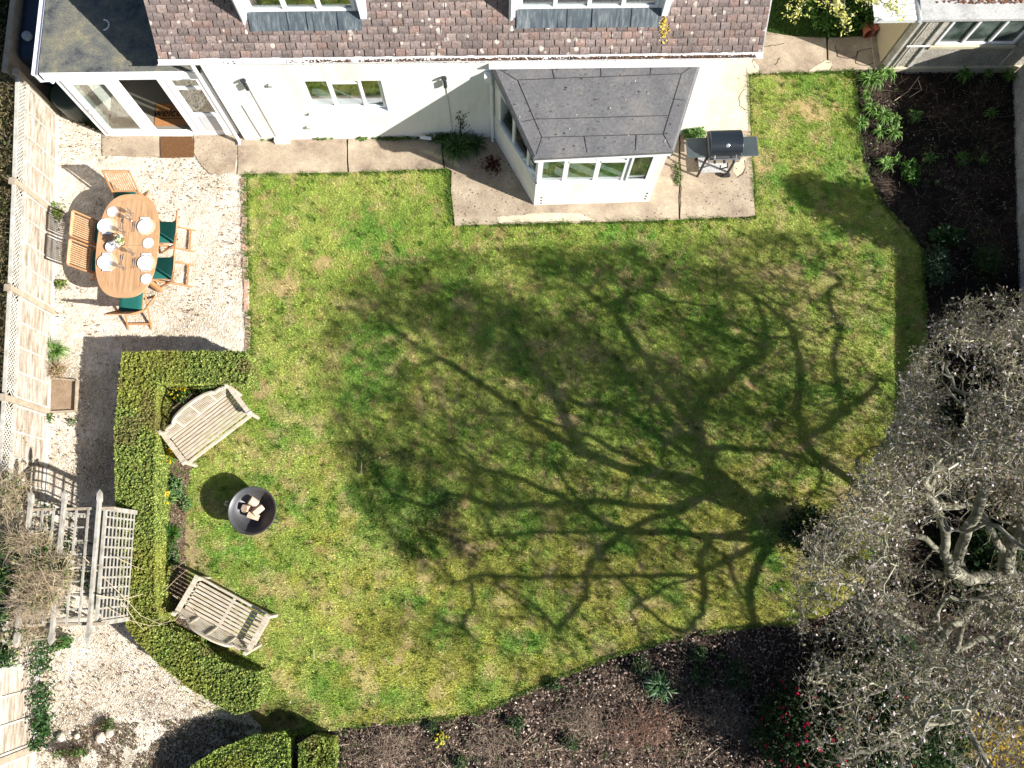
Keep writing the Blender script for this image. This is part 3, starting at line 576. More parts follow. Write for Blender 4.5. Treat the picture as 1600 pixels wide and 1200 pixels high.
# downpipes, wall lamps
hb(MB().tube([(-.06, WY-.04, 2.25), (-.03, WY-.06, 2.1), (.0, WY-.05, 1.9), (.0, WY-.05, .1), (.0, WY-.12, .05)], .034, 10).box(-.12, -.0, WY-.12, WY, 2.1, 2.26), 'downpipe', M_pvc)
hb(MB().tube([(-4.98, WY-.05, 2.75), (-4.98, WY-.05, .1), (-4.98, WY-.12, .06)], .034, 10), 'downpipe', M_pvc)
for x in (-4.28, -.82):
    l = MB(); l.lathe([(.045, -.01), (.05, 0), (.05, .015), (.01, .02)], 12, (x, WY-.05, 2.13)); l.tube([(x, WY, 2.1), (x, WY-.05, 2.1), (x+.01, WY-.06, 2.02)], .012, 6); l.lathe([(.03, -.09), (.035, -.08), (.035, .07), (.02, .09)], 12, (x+.01, WY-.06, 1.98))
    hb(l, 'wall_lamp', M_black)
    hb(MB().tube([(x+.02, WY-.01, 1.9), (x+.05, WY-.01, .15)], .006, 5), 'cable', M_trell)
hb(MB().tube([(-4.3, WY-.02, .16), (-4.5, WY-.02, .16), (-4.52, WY-.02, .8), (-4.55, WY-.01, 1.3)], .007, 5), 'cable', M_trell)
for x, z in ((-3.86, 1.95), (-3.52, .52)): hb(MB().box(x-.03, x+.03, WY-.05, WY, z-.04, z+.03), 'air_vent', M_asb)
hb(MB().box(-4.28, -4.0, WY-.10, WY, -.02, .14), 'drain_box', M_white)
hb(MB().tube([(-1.42, WY-.08, .2), (-1.2, WY-.1, .18)], .035, 8), 'overflow_pipe', M_pvc)
for i_ in range(3): MB().box(.90, .93, 6.795, 6.815, .10+.12*i_, .14+.12*i_).build('weep_vent', M_dark, bay)
for i_ in range(3): MB().box(2.92, 2.95, 6.83, 6.85, .15+.12*i_, .19+.12*i_).build('weep_vent', M_dark, bay)

# ------------------------------------------------------------------ outbuilding, wall, fence
OY = 9.65
ob = empty('outbuilding', (10, 11, 0), label='low pebble dashed outbuilding with long white window and beige door', cat='outbuilding')
def oo(mb, name, m, par=None, **k):
    o = mb.build(name, m, par or ob, **k)
    if par is None: o.matrix_parent_inverse = Matrix.Translation(-ob.location)
    return o
w = MB(); wall_holes(w, 7.97, 13, OY, OY+.15, -.05, 1.72, [(8.62, 10.14, .86, 1.64)]); w.box(8.05, 8.15, OY+.15, 13, -.05, 1.72); oo(w, 'wall', M_dash)
oo(MB().box(7.95, 13, OY-.05, OY, -.05, .13), 'plinth', M_conc2)
w = MB(); f_ = .045
w.box(8.60, 10.16, OY-.02, OY+.06, .86, .86+f_).box(8.60, 10.16, OY-.02, OY+.06, 1.64-f_, 1.64)
for x in (8.60, 9.10, 9.62, 10.12): w.box(x, x+f_, OY-.02, OY+.06, .86+f_, 1.64-f_)
wo = oo(w, 'window', M_pvc); MB().box(8.64, 10.12, OY+.02, OY+.03, .9, 1.6).build('pane', M_frost, wo)
oo(MB().box(8.52, 10.2, OY-.06, OY-.02, .78, .85), 'sill', M_conc2)
for x, wd in ((7.965, .05), (8.10, .025), (8.16, .025), (8.42, .05), (8.47, .03), (10.28, .04)): oo(MB().box(x, x+wd, OY-.03, OY-.002, .13, 1.74), 'batten', M_trell)
oo(MB().box(8.06, 8.5, OY-.045, OY-.03, .84, .87), 'pipe_clip', M_pvc)
oo(MB().box(7.93, 8.05, OY+.15, 10.62, .0, 1.74), 'door', M_beige)
oo(MB().box(7.92, 8.06, 10.62, 13, 0, 1.74), 'side_wall', M_dash)
rf = MB(); 
rf.add([(7.86, OY-.14, 1.80), (13.2, OY-.14, 1.80), (13.2, 13, 2.25), (7.86, 13, 2.25), (7.86, OY-.14, 1.74), (13.2, OY-.14, 1.74), (13.2, 13, 2.19), (7.86, 13, 2.19)], [(0, 1, 2, 3), (7, 6, 5, 4), (0, 4, 5, 1), (0, 3, 7, 4), (1, 5, 6, 2), (2, 6, 7, 3)])
rfo = oo(rf, 'roof', M_asb)
q = np.c_[RNG.normal(9.15, .45, 900), RNG.uniform(OY+.15, OY+.5, 900)]; q = np.c_[q, 1.80+(q[:, 1]-OY+.14)*.134+.01]
V, F, c = shards(q, (.01, .035), lambda X, Y: palette([(.16, .07, .04), (.24, .12, .07)], [2, 1], len(X)), tilt=1.2); o = npmesh('fallen_leaves', V, F, M_col, c, parent=rfo, kind='stuff')
oo(MB().tube([(7.84, OY-.16, 1.79), (7.84, 13, 1.79)], .035, 8).tube([(7.84, OY-.12, 1.78), (7.93, OY-.06, 1.62)], .03, 8), 'gutter', M_pvcg)
cv = MB(); nn = 40
for i_ in range(nn):
    y0_ = OY-.1+i_*.04; z_ = 1.80+.012*math.sin(i_*PI/1.5); z2 = 1.80+.012*math.sin((i_+1)*PI/1.5)
    cv.add([(7.02, y0_, z_-.04), (7.78, y0_, z_), (7.78, y0_+.04, z2), (7.02, y0_+.04, z2-.04)], [(0, 1, 2, 3)])
cv.box(7.02, 7.78, OY-.14, OY-.1, 1.72, 1.80)
oo(cv, 'canopy', mat('corrugated_plastic', [(.5, .53, .54), (.66, .68, .68)], 2, .5))
# pebble-dashed garden wall on the right
a, b = P(1583, 116), P(1592, 395); d = (b-a).normalized(); b = a+d*9.5; nrm = Vector((-d.y, d.x, 0)); nrm = nrm if nrm.x > 0 else -nrm
w = MB(); w.prism([tuple(a)[:2], tuple(b)[:2], tuple(b+nrm*.3)[:2], tuple(a+nrm*.3)[:2]], -.05, 1.55)
gw = w.build('garden_wall', M_dash2, label='grey pebble dashed garden wall along the dark right hand bed', cat='wall')
MB().prism([tuple(a-nrm*.04)[:2], tuple(b-nrm*.04)[:2], tuple(b+nrm*.34)[:2], tuple(a+nrm*.34)[:2]], 1.55, 1.62).build('coping', M_asb, gw)

fence = empty('fence', (-8.2, 3, 0), label='long weathered timber fence with lattice top beside the gravel', cat='fence')
def ff(mb, name, m): o = mb.build(name, m, fence); o.matrix_parent_inverse = Matrix.Translation(-fence.location); return o
FP = [(-8.60, 8.88), (-8.44, 6.75), (-8.31, 4.78), (-8.20, 2.87), (-8.12, .95), (-7.99, -.95), (-7.90, -2.85), (-7.80, -4.8)]
for (a, b) in zip(FP, FP[1:]):
    A, B = Vector((*a, 0)), Vector((*b, 0)); d = (B-A).normalized(); n = Vector((-d.y, d.x, 0)); n = n if n.x > 0 else -n
    m = MB(); nb = 12; z0 = .12; hgt = 1.0/nb
    for k in range(nb):
        z = z0+k*hgt; o1 = random.uniform(-.003, .003)
        pts = []
        for p in (A+d*.05, B-d*.05): pts += [p+n*(.022+o1)+Vector((0, 0, z)), p+n*(.006+o1)+Vector((0, 0, z+hgt+.012)), p-n*.006+Vector((0, 0, z+hgt+.012)), p+n*(.008)+Vector((0, 0, z))]
        m.add(pts, [(0, 1, 2, 3), (7, 6, 5, 4), (0, 4, 5, 1), (1, 5, 6, 2), (2, 6, 7, 3), (3, 7, 4, 0)])
    pn = ff(m, 'fence_panel', M_fence)
    m = MB(); L_ = (B-A).length
    for t in (.04, .27, .5, .73, .96): p = A.lerp(B, t)+n*.03; m.bar(p+Vector((0, 0, .1)), p+Vector((0, 0, 1.13)), .035, .012, up=n)
    m.bar(A+n*.02+Vector((0, 0, 1.135)), B+n*.02+Vector((0, 0, 1.135)), .05, .03); m.build('batten', M_trell, pn)
    ff(MB().bar(A+Vector((0, 0, .05)), B+Vector((0, 0, .05)), .05, .16), 'gravel_board', M_asb)
    m = MB(); m.bar(A+Vector((0, 0, 1.42)), B+Vector((0, 0, 1.42)), .06, .03); N_ = int(L_/.075)
    for k in range(-3, N_):
        for sg in (0, 1):
            t0, t1 = k*.075, k*.075+.24
            if sg: t0, t1 = t1, t0
            za, zb = 1.155, 1.405
            if min(t0, t1) < 0 or max(t0, t1) > L_: continue
            m.bar(A+d*t0+Vector((0, 0, za))+n*.008*sg, A+d*t1+Vector((0, 0, zb))+n*.008*sg, .018, .007, up=n)
    ff(m, 'lattice', M_trell)
for (x, y) in FP: ff(MB().box(x-.05, x+.05, y-.05, y+.05, -.05, 1.47).box(x-.06, x+.06, y-.06, y+.06, 1.47, 1.49), 'post', M_post)
back = empty('tall_fence', (-8.6, 10, 0), label='darker unlit board fence with brown capping beside the tank', cat='fence')
m = MB(); y = 8.96
while y < 11.8: m.box(-8.86+random.uniform(-.004, .004), -8.84, y, y+.095, 0, 1.35); y += .1
o = m.build('boards', M_post, back); o.matrix_parent_inverse = Matrix.Translation(-back.location)
o = MB().box(-8.90, -8.80, 8.94, 11.8, 1.35, 1.42).build('capping', M_post, back); o.matrix_parent_inverse = Matrix.Translation(-back.location)
# tank between fence and porch
tk = MB(); 
tk.box(-8.81, -7.92, 9.35, 11.6, .15, 1.24)
t1 = tk.build('tank_body', M_blue, None, bevel=.12); 
tank = empty('oil_tank', (-8.1, 10, 0), label='dark blue plastic tank with grey filler cap beside the porch', cat='tank')
t1.parent = tank; t1.matrix_parent_inverse = Matrix.Translation(-tank.location)
c_ = P(42, 56, 1.28); o = MB().lathe([(.085, -.06), (.09, 0), (.085, .03), (.04, .035), (.035, .045)], 18, (c_.x, c_.y, 1.28)).build('filler_cap', M_asb, tank); o.matrix_parent_inverse = Matrix.Translation(-tank.location)
m = MB(); m.tube([(-8.3, 9.3, 1.0), (-7.9, 8.9, .55)], .03, 8); o = m.build('outlet_pipe', M_dark, tank); o.matrix_parent_inverse = Matrix.Translation(-tank.location)
m = MB().lathe([(.30, 0), (.33, .5), (.33, .55), (.3, .58)], 24, (-8.15, 9.0, 0)); m.build('water_butt', M_tank, label='round dark green water butt in the gap behind the fence corner', cat='water butt', smooth=False)

# mats
def rect_px(pts, z): return [tuple(p)[:2] for p in PX(pts, z)]
m = MB().prism(rect_px([(251, 214), (301, 214), (303, 246), (252, 247)], .03), .03, .05).build('doormat', M_mat, label='plain brown doormat lying on the gravel outside the porch', cat='doormat')
p_ = P(241, 196, .07); q = [(p_.x, p_.y), (p_.x+.78, p_.y), (p_.x+.78, p_.y+.48), (p_.x, p_.y+.48)]; mx_, my_ = p_.x+.39, p_.y+.24
def text(s, x, y, z, size, m, parent, rz=0, shear=0.):
    cu = bpy.data.curves.new('lettering', 'FONT'); cu.body = s; cu.size = size; cu.extrude = .002; cu.shear = shear; cu.align_x = 'CENTER'
    o = bpy.data.objects.new('lettering', cu); C.objects.link(o); dg = bpy.context.evaluated_depsgraph_get(); dg.update()
    me = bpy.data.meshes.new_from_object(o.evaluated_get(dg)); bpy.data.objects.remove(o); me.materials.clear(); me.materials.append(m)
    o = bpy.data.objects.new('lettering', me); C.objects.link(o); o.location = (x, y, z); o.rotation_euler = (0, 0, rz); o.parent = parent; return o
wm = MB().prism(q, .05, .065).build('welcome_mat', M_coir, label='tan coir mat reading welcome just inside the open porch door', cat='doormat')
text('welcome', mx_, my_-.04, .067, .24, M_ink, wm, 0, .3)
MB().bar((mx_-.28, my_-.09, .068), (mx_+.28, my_-.09, .068), .008, .003).build('underline', M_ink, wm)

# ------------------------------------------------------------------ dining set
TC = P(199, 383, .75)
TR = -math.radians(1.0)
tbl = empty('dining_table', (TC.x, TC.y, 0), TR, label='oval teak dining table laid for four on the gravel', cat='table')
def oval(a, b, n=72, e=2.7): return [(a*abs(math.cos(t))**(2/e)*(1 if math.cos(t) > 0 else -1), b*abs(math.sin(t))**(2/e)*(1 if math.sin(t) > 0 else -1)) for t in [2*PI*i/n for i in range(n)]]
outer, inner = oval(.555, 1.0), oval(.475, .90, e=2.6)
m = MB(); n = len(outer)
for z0_, z1_ in ((.715, .75),):
    vs = [(x, y, z1_) for x, y in outer]+[(x, y, z1_) for x, y in inner]+[(x, y, z0_) for x, y in outer]+[(x, y, z0_) for x, y in inner]
    m.add(vs, [(i_, (i_+1) % n, n+(i_+1) % n, n+i_) for i_ in range(n)]+[(2*n+i_, 3*n+i_, 3*n+(i_+1) % n, 2*n+(i_+1) % n) for i_ in range(n)]+[(i_, 2*n+i_, 2*n+(i_+1) % n, (i_+1) % n) for i_ in range(n)]+[(n+i_, n+(i_+1) % n, 3*n+(i_+1) % n, 3*n+i_) for i_ in range(n)])
m.build('rim', mat('teak_rim', [(.42, .24, .12), (.54, .33, .18)], 5, .5, .05, 40, spec=.3), tbl)
# planks run lengthwise; clipped to the inner oval
m = MB(); npl = 10
def halfw(x):  # half length of inner oval at x
    u = min(.999, abs(x)/.475); return .90*(1-u**2.6)**(1/2.6)
for half in (0, 1):
    for k in range(npl):
        xa, xb = -.475+.95*k/npl+.002, -.475+.95*(k+1)/npl-.002
        xs = np.linspace(xa, xb, 4); ys = [halfw(x)-.001 for x in xs]
        lo = .003
        poly = [(x, lo) for x in xs]+[(x, max(lo+.001, y)) for x, y in zip(xs[::-1], ys[::-1])]
        if half: poly = [(x, -y) for x, y in poly]
        m.prism(poly, .722, .7475+random.uniform(-.0007, .0007))
pm = mat('teak_planks', [(.36, .20, .10), (.48, .29, .155), (.58, .37, .21)], 3.5, .45, .08, 40, stretch=(7, .8, 1), spec=.35)
m.build('tabletop', pm, tbl)
for sx in (-.36, .36):
    for sy in (-.62, .62): MB().box(sx-.035, sx+.035, sy-.035, sy+.035, 0, .715).build('leg', M_teakd, tbl, bevel=.004)
MB().box(-.36, .36, -.64, -.61, .62, .70).box(-.36, .36, .61, .64, .62, .70).box(-.38, -.35, -.58, .58, .62, .70).box(.35, .38, -.58, .58, .62, .70).build('apron', M_teakd, tbl)
# folding chair, faces +x; origin at seat centre on the ground
def make_chair():
    c = empty('folding_chair'); w2 = .225
    m = MB()
    for k in range(9): y = -w2+.03+k*(2*w2-.06)/8; m.box(-.2, .22, y-.019, y+.019, .425, .44)
    m.box(-.21, -.18, -w2, w2, .40, .425).box(.2, .23, -w2, w2, .40, .425); m.build('seat', M_teak, c)
    m = MB(); b0, b1 = Vector((-.22, 0, .47)), Vector((-.40, 0, .90)); dv = (b1-b0).normalized()
    for k in range(10): y = -w2+.045+k*(2*w2-.09)/9; m.bar(b0+Vector((0, y, 0)), b1+Vector((0, y, 0)), .021, .012, up=(1, 0, 0))
    m.bar(b1+Vector((0, -w2, 0)), b1+Vector((0, w2, 0)), .022, .06, up=tuple(dv)).bar(b0+Vector((0, -w2, 0)), b0+Vector((0, w2, 0)), .022, .035, up=tuple(dv))
    m.build('backrest', M_teak, c)
    for s in (-1, 1):
        y = s*(w2+.015)
        MB().bar((.24, y, 0), (-.18, y, .42), .022, .035, up=(1, 0, 0)).bar((-.18, y, .42), (-.405, y, .92), .022, .035, up=(1, 0, 0)).build('front_leg', M_teakd, c)
        y = s*(w2-.01); MB().bar((-.42, y, 0), (.20, y, .42), .022, .035, up=(1, 0, 0)).build('rear_leg', M_teakd, c)
    MB().bar((-.33, -w2, .06), (-.33, w2, .06), .03, .018).build('stretcher', M_teakd, c)
    return c
def make_cushion():
    m = MB(); n = 10; vs = []; fs = []
    pts = [(.2*x, .205*y) for x, y in oval(1, 1, 28, 9)]
    for z, k in ((0, .96), (.012, 1), (.03, 1), (.042, .93), (.046, .6)): vs += [(x*k, y*k, z) for x, y in pts]
    N_ = len(pts); fs = [(r*N_+i_, r*N_+(i_+1) % N_, (r+1)*N_+(i_+1) % N_, (r+1)*N_+i_) for r in range(4) for i_ in range(N_)]+[tuple(4*N_+i_ for i_ in range(N_)), tuple(range(N_))[::-1]]
    m.add(vs, fs); o = m.build('seat_cushion', M_cush, smooth=True); return o
ch0 = make_chair(); cu0 = make_cushion()
def cp(px, py): p = P(px or 200, py or 390, .45); return p.x, p.y
chairs = [(-7.25, cp(0, 363)[1], 0, 'upper of the two teak chairs backing on to the fence', 'fence side, upper'),
          (-7.25, cp(0, 408)[1]+.02, 0, 'lower of the two teak chairs backing on to the fence', 'fence side, lower'),
          (cp(252, 0)[0]+.04, cp(0, 364)[1], PI, 'upper of the two teak chairs on the lawn side of the table', 'lawn side, upper'),
          (cp(252, 0)[0]+.04, cp(0, 420)[1], PI, 'lower of the two teak chairs on the lawn side of the table', 'lawn side, lower'),
          (P(197, 300, .45).x, cp(0, 316)[1], -PI/2, 'teak chair at the table end nearest the porch', 'end nearest the porch'),
          (P(205, 470, .45).x, cp(0, 470)[1], PI/2, 'teak chair at the table end nearest the hedge', 'end nearest the hedge')]
for i_, (x, y, rz, lab, cl) in enumerate(chairs):
    a = ch0 if i_ == 0 else copy_tree(ch0); a.location = (x, y, .0); a.rotation_euler = (0, 0, rz); tag(a, lab, 'chair', 'teak chairs round the oval table')
    b = cu0 if i_ == 0 else copy_tree(cu0); b.location = (x+.01*math.cos(rz), y, .441); b.rotation_euler = (0, 0, rz); tag(b, 'dark green seat cushion on the '+{'fence side, upper': 'upper chair by the fence', 'fence side, lower': 'lower chair by the fence', 'lawn side, upper': 'upper chair on the lawn side', 'lawn side, lower': 'lower chair on the lawn side', 'end nearest the porch': 'chair nearest the porch', 'end nearest the hedge': 'chair nearest the hedge'}[cl], 'cushion', 'green cushions on the teak chairs')
# tableware
def onT(px, py): p = P(px, py, .76); return p.x, p.y
chg = MB().lathe([(.10, 0), (.165, .002), (.168, .006), (.16, .008), (.0001, .007)], 40).build('charger', M_rattan)
plt = MB().lathe([(.08, 0), (.09, .004), (.135, .014), (.137, .018), (.13, .017), (.088, .008), (.0001, .007)], 40).build('dinner_plate', M_china, smooth=False)
spl = MB().lathe([(.06, 0), (.07, .003), (.098, .012), (.10, .015), (.094, .014), (.066, .006), (.0001, .006)], 36).build('side_plate', M_china)
names = ['upper left', 'upper right', 'lower left', 'lower right']
for i_, ((px, py), nm) in enumerate(zip([(169, 353), (228, 354), (169, 410), (228, 411)], names)):
    x, y = onT(px, py); a = chg if i_ == 0 else copy_tree(chg); a.location = (x, y, .7505); tag(a, 'pale round charger under the %s dinner plate' % nm, 'charger', 'pale chargers on the table')
    x, y = onT(px-4.5 if px < 200 else px-.8, py); a = plt if i_ == 0 else copy_tree(plt); a.location = (x, y, .7595); tag(a, 'white dinner plate at the %s place setting' % nm, 'plate', 'white dinner plates on the table')
for i_, ((px, py), lab) in enumerate([((176, 331), 'small white side plate nearest the porch end, above the upper left setting'), ((232, 380), 'small white side plate between the two right hand settings'), ((229, 436), 'small white side plate below the lower right setting')]):
    x, y = onT(px, py); a = spl if i_ == 0 else copy_tree(spl); a.location = (x, y, .7505); tag(a, lab, 'side plate', 'small side plates on the table')
x, y = onT(175, 386); MB().lathe([(.04, 0), (.05, .003), (.10, .04), (.104, .045), (.095, .042), (.05, .012), (.0001, .01)], 32, (x, y, .7505)).build('bowl', M_china, label='shallow white bowl beside the flowers', cat='bowl')
nap = MB().box(-.085, .085, -.02, .02, 0, .006).build('napkin', M_china); nb_ = MB().box(-.07, .07, -.021, -.012, .006, .009).build('stripe', M_glassw, nap)
for i_, ((px, py), lab) in enumerate([((167, 365.5), 'folded napkin below the upper left plate'), ((227, 341.5), 'folded napkin above the upper right plate'), ((168, 422.5), 'folded napkin below the lower left plate'), ((228, 421.5), 'folded napkin below the lower right plate'), ((229, 398), 'folded napkin above the lower right plate'), ((168, 397), 'folded napkin above the lower left plate')]):
    x, y = onT(px, py); a = nap if i_ == 0 else copy_tree(nap); a.location = (x, y, .768); tag(a, lab, 'napkin', 'folded napkins at the place settings')
def cutlery():
    o = MB().box(-.003, .003, -.1, .03, 0, .003).build('fork', M_steel); 
    m = MB().box(-.011, .011, .03, .045, 0, .003)
    for k in (-.009, -.003, .003, .009): m.box(k-.0015, k+.0015, .045, .09, 0, .003)
    m.build('tines', M_steel, o)
    k = MB().box(-.004, .004, -.1, .0, 0, .004).build('knife', M_steel); MB().box(-.009, .009, 0, .11, .001, .003).build('blade', M_steel, k)
    return o, k
fk, kn = cutlery()
for i_, ((px, py), nm) in enumerate(zip([(189, 349), (207, 354), (188, 405), (207, 411)], names)):
    for j, (src, w_) in enumerate(((fk, 'fork'), (kn, 'knife'))):
        x, y = onT(px+j*3, py+(0)); a = src if i_ == 0 else copy_tree(src); a.location = (x, y, .751); a.rotation_euler = (0, 0, random.uniform(-.1, .1)); tag(a, 'steel %s lying inside the %s place setting' % (w_, nm), w_, '%ss on the table' % ('fork' if w_ == 'fork' else 'knive'))
def clearglass():
    m = bpy.data.materials.new('clear_glass'); m.use_nodes = True; N = m.node_tree.nodes; L = m.node_tree.links; N.remove(N['Principled BSDF'])
    t = N.new('ShaderNodeBsdfTransparent'); t.inputs[0].default_value = (.93, .93, .95, 1); g_ = N.new('ShaderNodeBsdfGlossy'); g_.inputs['Roughness'].default_value = .08
    x = N.new('ShaderNodeMixShader'); x.inputs[0].default_value = .22; L.new(t.outputs[0], x.inputs[1]); L.new(g_.outputs[0], x.inputs[2]); L.new(x.outputs[0], N['Material Output'].inputs[0]); return m
M_cg = clearglass()
gl = MB().lathe([(.036, 0), (.034, .004), (.005, .01), (.004, .08), (.03, .10), (.042, .14), (.036, .20), (.035, .20), (.040, .14), (.028, .105), (.0001, .09)], 20).build('wine_glass', M_cg, smooth=True)
for i_, ((px, py), lab) in enumerate([((203, 332), 'stemmed glass nearest the porch end of the table'), ((201, 341), 'stemmed glass above the upper right place setting'), ((191, 361), 'stemmed glass just above the vase of flowers'), ((205, 394), 'stemmed glass just below the vase of flowers'), ((190, 417), 'stemmed glass inside the lower left place setting')]):
    p = P(px, py, .84); a = gl if i_ == 0 else copy_tree(gl); a.location = (p.x, p.y, .75); tag(a, lab, 'glass', 'stemmed glasses on the table')
def leaves(pos, size, col, up=.5, rng=RNG, asp=.5):
    n = len(pos); nrm = rng.normal(size=(n, 3)); nrm /= np.linalg.norm(nrm, axis=1)[:, None]; nrm[:, 2] += up; nrm /= np.linalg.norm(nrm, axis=1)[:, None]
    t = rng.normal(size=(n, 3)); u = np.cross(nrm, t); u /= np.linalg.norm(u, axis=1)[:, None]; v = np.cross(nrm, u); s = (size[0]+(size[1]-size[0])*rng.random(n))[:, None]
    V = np.stack([pos-u*s, pos+v*s*asp+nrm*s*.12, pos+u*s, pos-v*s*asp+nrm*s*.12], 1).reshape(-1, 3)
    return V, np.arange(4*n).reshape(-1, 4), np.repeat(col, 4, 0)
vx, vy = onT(192, 381)
vase = MB().lathe([(.04, 0), (.055, .06), (.05, .12), (.03, .15), (.035, .17)], 20, (vx, vy, .75)).build('vase', M_cg, label='small glass vase of white and green flowers on the teak table', cat='vase')
d_ = RNG.normal(size=(260, 3)); d_ /= np.linalg.norm(d_, axis=1)[:, None]; ctr = np.array([(vx-.03, vy+.03, .95), (vx+.03, vy+.05, .97), (vx-.06, vy-.03, .93), (vx+.05, vy-.04, .94), (vx-.01, vy-.07, .92), (vx+.02, vy+.0, .98)])[RNG.integers(0, 6, 260)]
V, F, c = leaves(ctr+d_*.038, (.014, .028), palette([(.8, .79, .68), (.78, .78, .76), (.7, .72, .45)], [3, 3, 1], 260), .8, asp=.8); npmesh('flowers', V, F, M_petal, c, parent=vase, kind='stuff')
d_ = RNG.normal(size=(90, 3))*.035+np.array([vx+.03, vy+.015, .95]); V, F, c = leaves(d_, (.02, .045), palette([(.14, .2, .03), (.25, .3, .05)], [1, 1], 90), .5); npmesh('foliage', V, F, M_leaf, c, parent=vase)
m = MB()
for k in range(7): a = k*.9; m.tube([(vx, vy, .77), (vx+.05*math.cos(a), vy+.06*math.sin(a), .93)], .002, 4)
m.build('stem', flat('stem_green', (.1, .16, .04)), vase)

# ------------------------------------------------------------------ benches
def make_bench():
    b = empty('garden_bench'); W2, D = .69, .235
    m = MB()
    for k in range(8): y = -D+.02+k*(2*D-.03)/7.; m.box(-W2+.03, W2-.03, y-.022, y+.022, .42, .44)
    m.build('seat', M_benchw, b)
    m = MB().box(-W2, W2, -D-.075, -D-.035, .34, .425)
    m.build('front_rail', M_benchw, b)
    m = MB().box(-W2+.02, W2-.02, D-.0, D+.03, .34, .41).box(-.02, .02, -D-.03, D, .37, .419).build('rear_rail', M_benchw, b)
    # curved back: horizontal slats between stiles, crest rises in the middle
    lean = .30
    def bp(x, h): return Vector((x, D+.03+h*lean, .44+h))
    def crest(x):
        u = abs(x)/W2; return .20+(.17*math.sqrt(max(0, 1-(u/.62)**2)) if u < .62 else 0)+(.045 if u < .84 else 0)*(1 if u >= .56 else 1)
    m = MB(); xs = np.linspace(-W2, W2, 61)
    for x0_, x1_ in zip(xs, xs[1:]):
        m.bar(bp(x0_, crest(x0_)), bp(x1_, crest(x1_)), .035, .062, up=(0, lean, 1))
    m.bar(bp(-W2, .03), bp(W2, .03), .028, .04, up=(0, lean, 1)); m.build('crest_rail', M_benchw, b)
    m = MB()
    for k in range(1, 9):
        h = .03+k*.042; xx = [x for x in np.linspace(-W2+.02, W2-.02, 57) if crest(x) > h+.03]
        if len(xx) < 2: continue
        seg = [xx[0]]
        m.bar(bp(xx[0], h), bp(xx[-1], h), .012, .017, up=(0, lean, 1))
    m.build('back_slats', M_benchw, b)
    for x in (-.36, .0, .36): MB().bar(bp(x, .02), bp(x, crest(x)), .05, .026, up=(1, 0, 0)).build('stile', M_benchw, b)
    for s in (-1, 1):
        x = s*W2
        MB().bar((x, -D-.05, 0), (x, -D-.05, .60), .055, .055, up=(1, 0, 0)).build('leg', M_benchw, b)
        MB().bar((x, D+.03, 0), (x, D+.03+.30*lean, .74), .055, .055, up=(1, 0, 0)).build('leg', M_benchw, b)
        mm = MB().box(x-.04, x+.04, -D-.07, D+.08, .60, .625); mm.tube([(x-.045, -D-.07, .60), (x+.045, -D-.07, .60)], .035, 12); mm.build('armrest', M_benchw, b)
        m = MB()
        for yy in (-.15, -.05, .05, .15): m.bar((x, yy, .40), (x, yy, .60), .018, .03, up=(1, 0, 0))
        m.box(x-.012, x+.012, -D, D, .36, .40).build('side_slats', M_benchw, b)
    return b
be = make_bench()
def quadc(pts, z): p = [P(a, b, z) for a, b in pts]; return sum(p, Vector())/4
A1, A2 = P(301, 722, .4), P(400, 646, .4); mid = (A1+A2)/2+Vector((-.07, -.02, 0)); th = math.atan2(A2.y-A1.y, A2.x-A1.x); nb_v = Vector((-math.sin(th), math.cos(th), 0)); L1 = (A2-A1).length
be.location = (mid+nb_v*.30).to_2d().to_3d(); be.rotation_euler = (0, 0, th); be.scale = (1, 1, 1)
tag(be, 'weathered curved back bench angled in the upper hedge corner', 'bench', 'weathered benches inside the hedge')
b2 = copy_tree(be); A1, A2 = P(322, 902, .4), P(432, 962, .4); mid = (A1+A2)/2+Vector((-.09, 0, 0)); th = math.atan2(A1.y-A2.y, A1.x-A2.x); nb_v = Vector((-math.sin(th), math.cos(th), 0))
b2.location = (mid+nb_v*.30).to_2d().to_3d(); b2.rotation_euler = (0, 0, th); tag(b2, 'weathered curved back bench at the lower hedge, arm shadow across its seat', 'bench', 'weathered benches inside the hedge')

# ------------------------------------------------------------------ fire pit
c_ = P(394, 798, .47); fp = empty('fire_pit', (c_.x, c_.y, 0), label='round black steel fire bowl with split logs on the lawn', cat='fire pit')
prof = [(.02, .20), (.15, .215), (.27, .27), (.36, .37), (.405, .47), (.418, .475), (.412, .462), (.37, .362), (.28, .258), (.15, .203), (.02, .188)]
MB().lathe(prof, 64).build('bowl', M_bowl, fp, smooth=True)
MB().tube([(.412*math.cos(t), .412*math.sin(t), .475) for t in np.linspace(0, 2*PI, 49)], .009, 6).build('rim', M_bowl, fp)
MB().lathe([(.22, .0), (.225, .0), (.20, .20), (.19, .21)], 32).build('base_ring', M_bowl, fp)
for a in (-.40, PI-.3): MB().tube([(.41*math.cos(a-.1), .41*math.sin(a-.1), .45), (.50*math.cos(a-.06), .50*math.sin(a-.06), .46), (.50*math.cos(a+.06), .50*math.sin(a+.06), .46), (.41*math.cos(a+.1), .41*math.sin(a+.1), .45)], .011, 6).build('handle', M_bowl, fp)
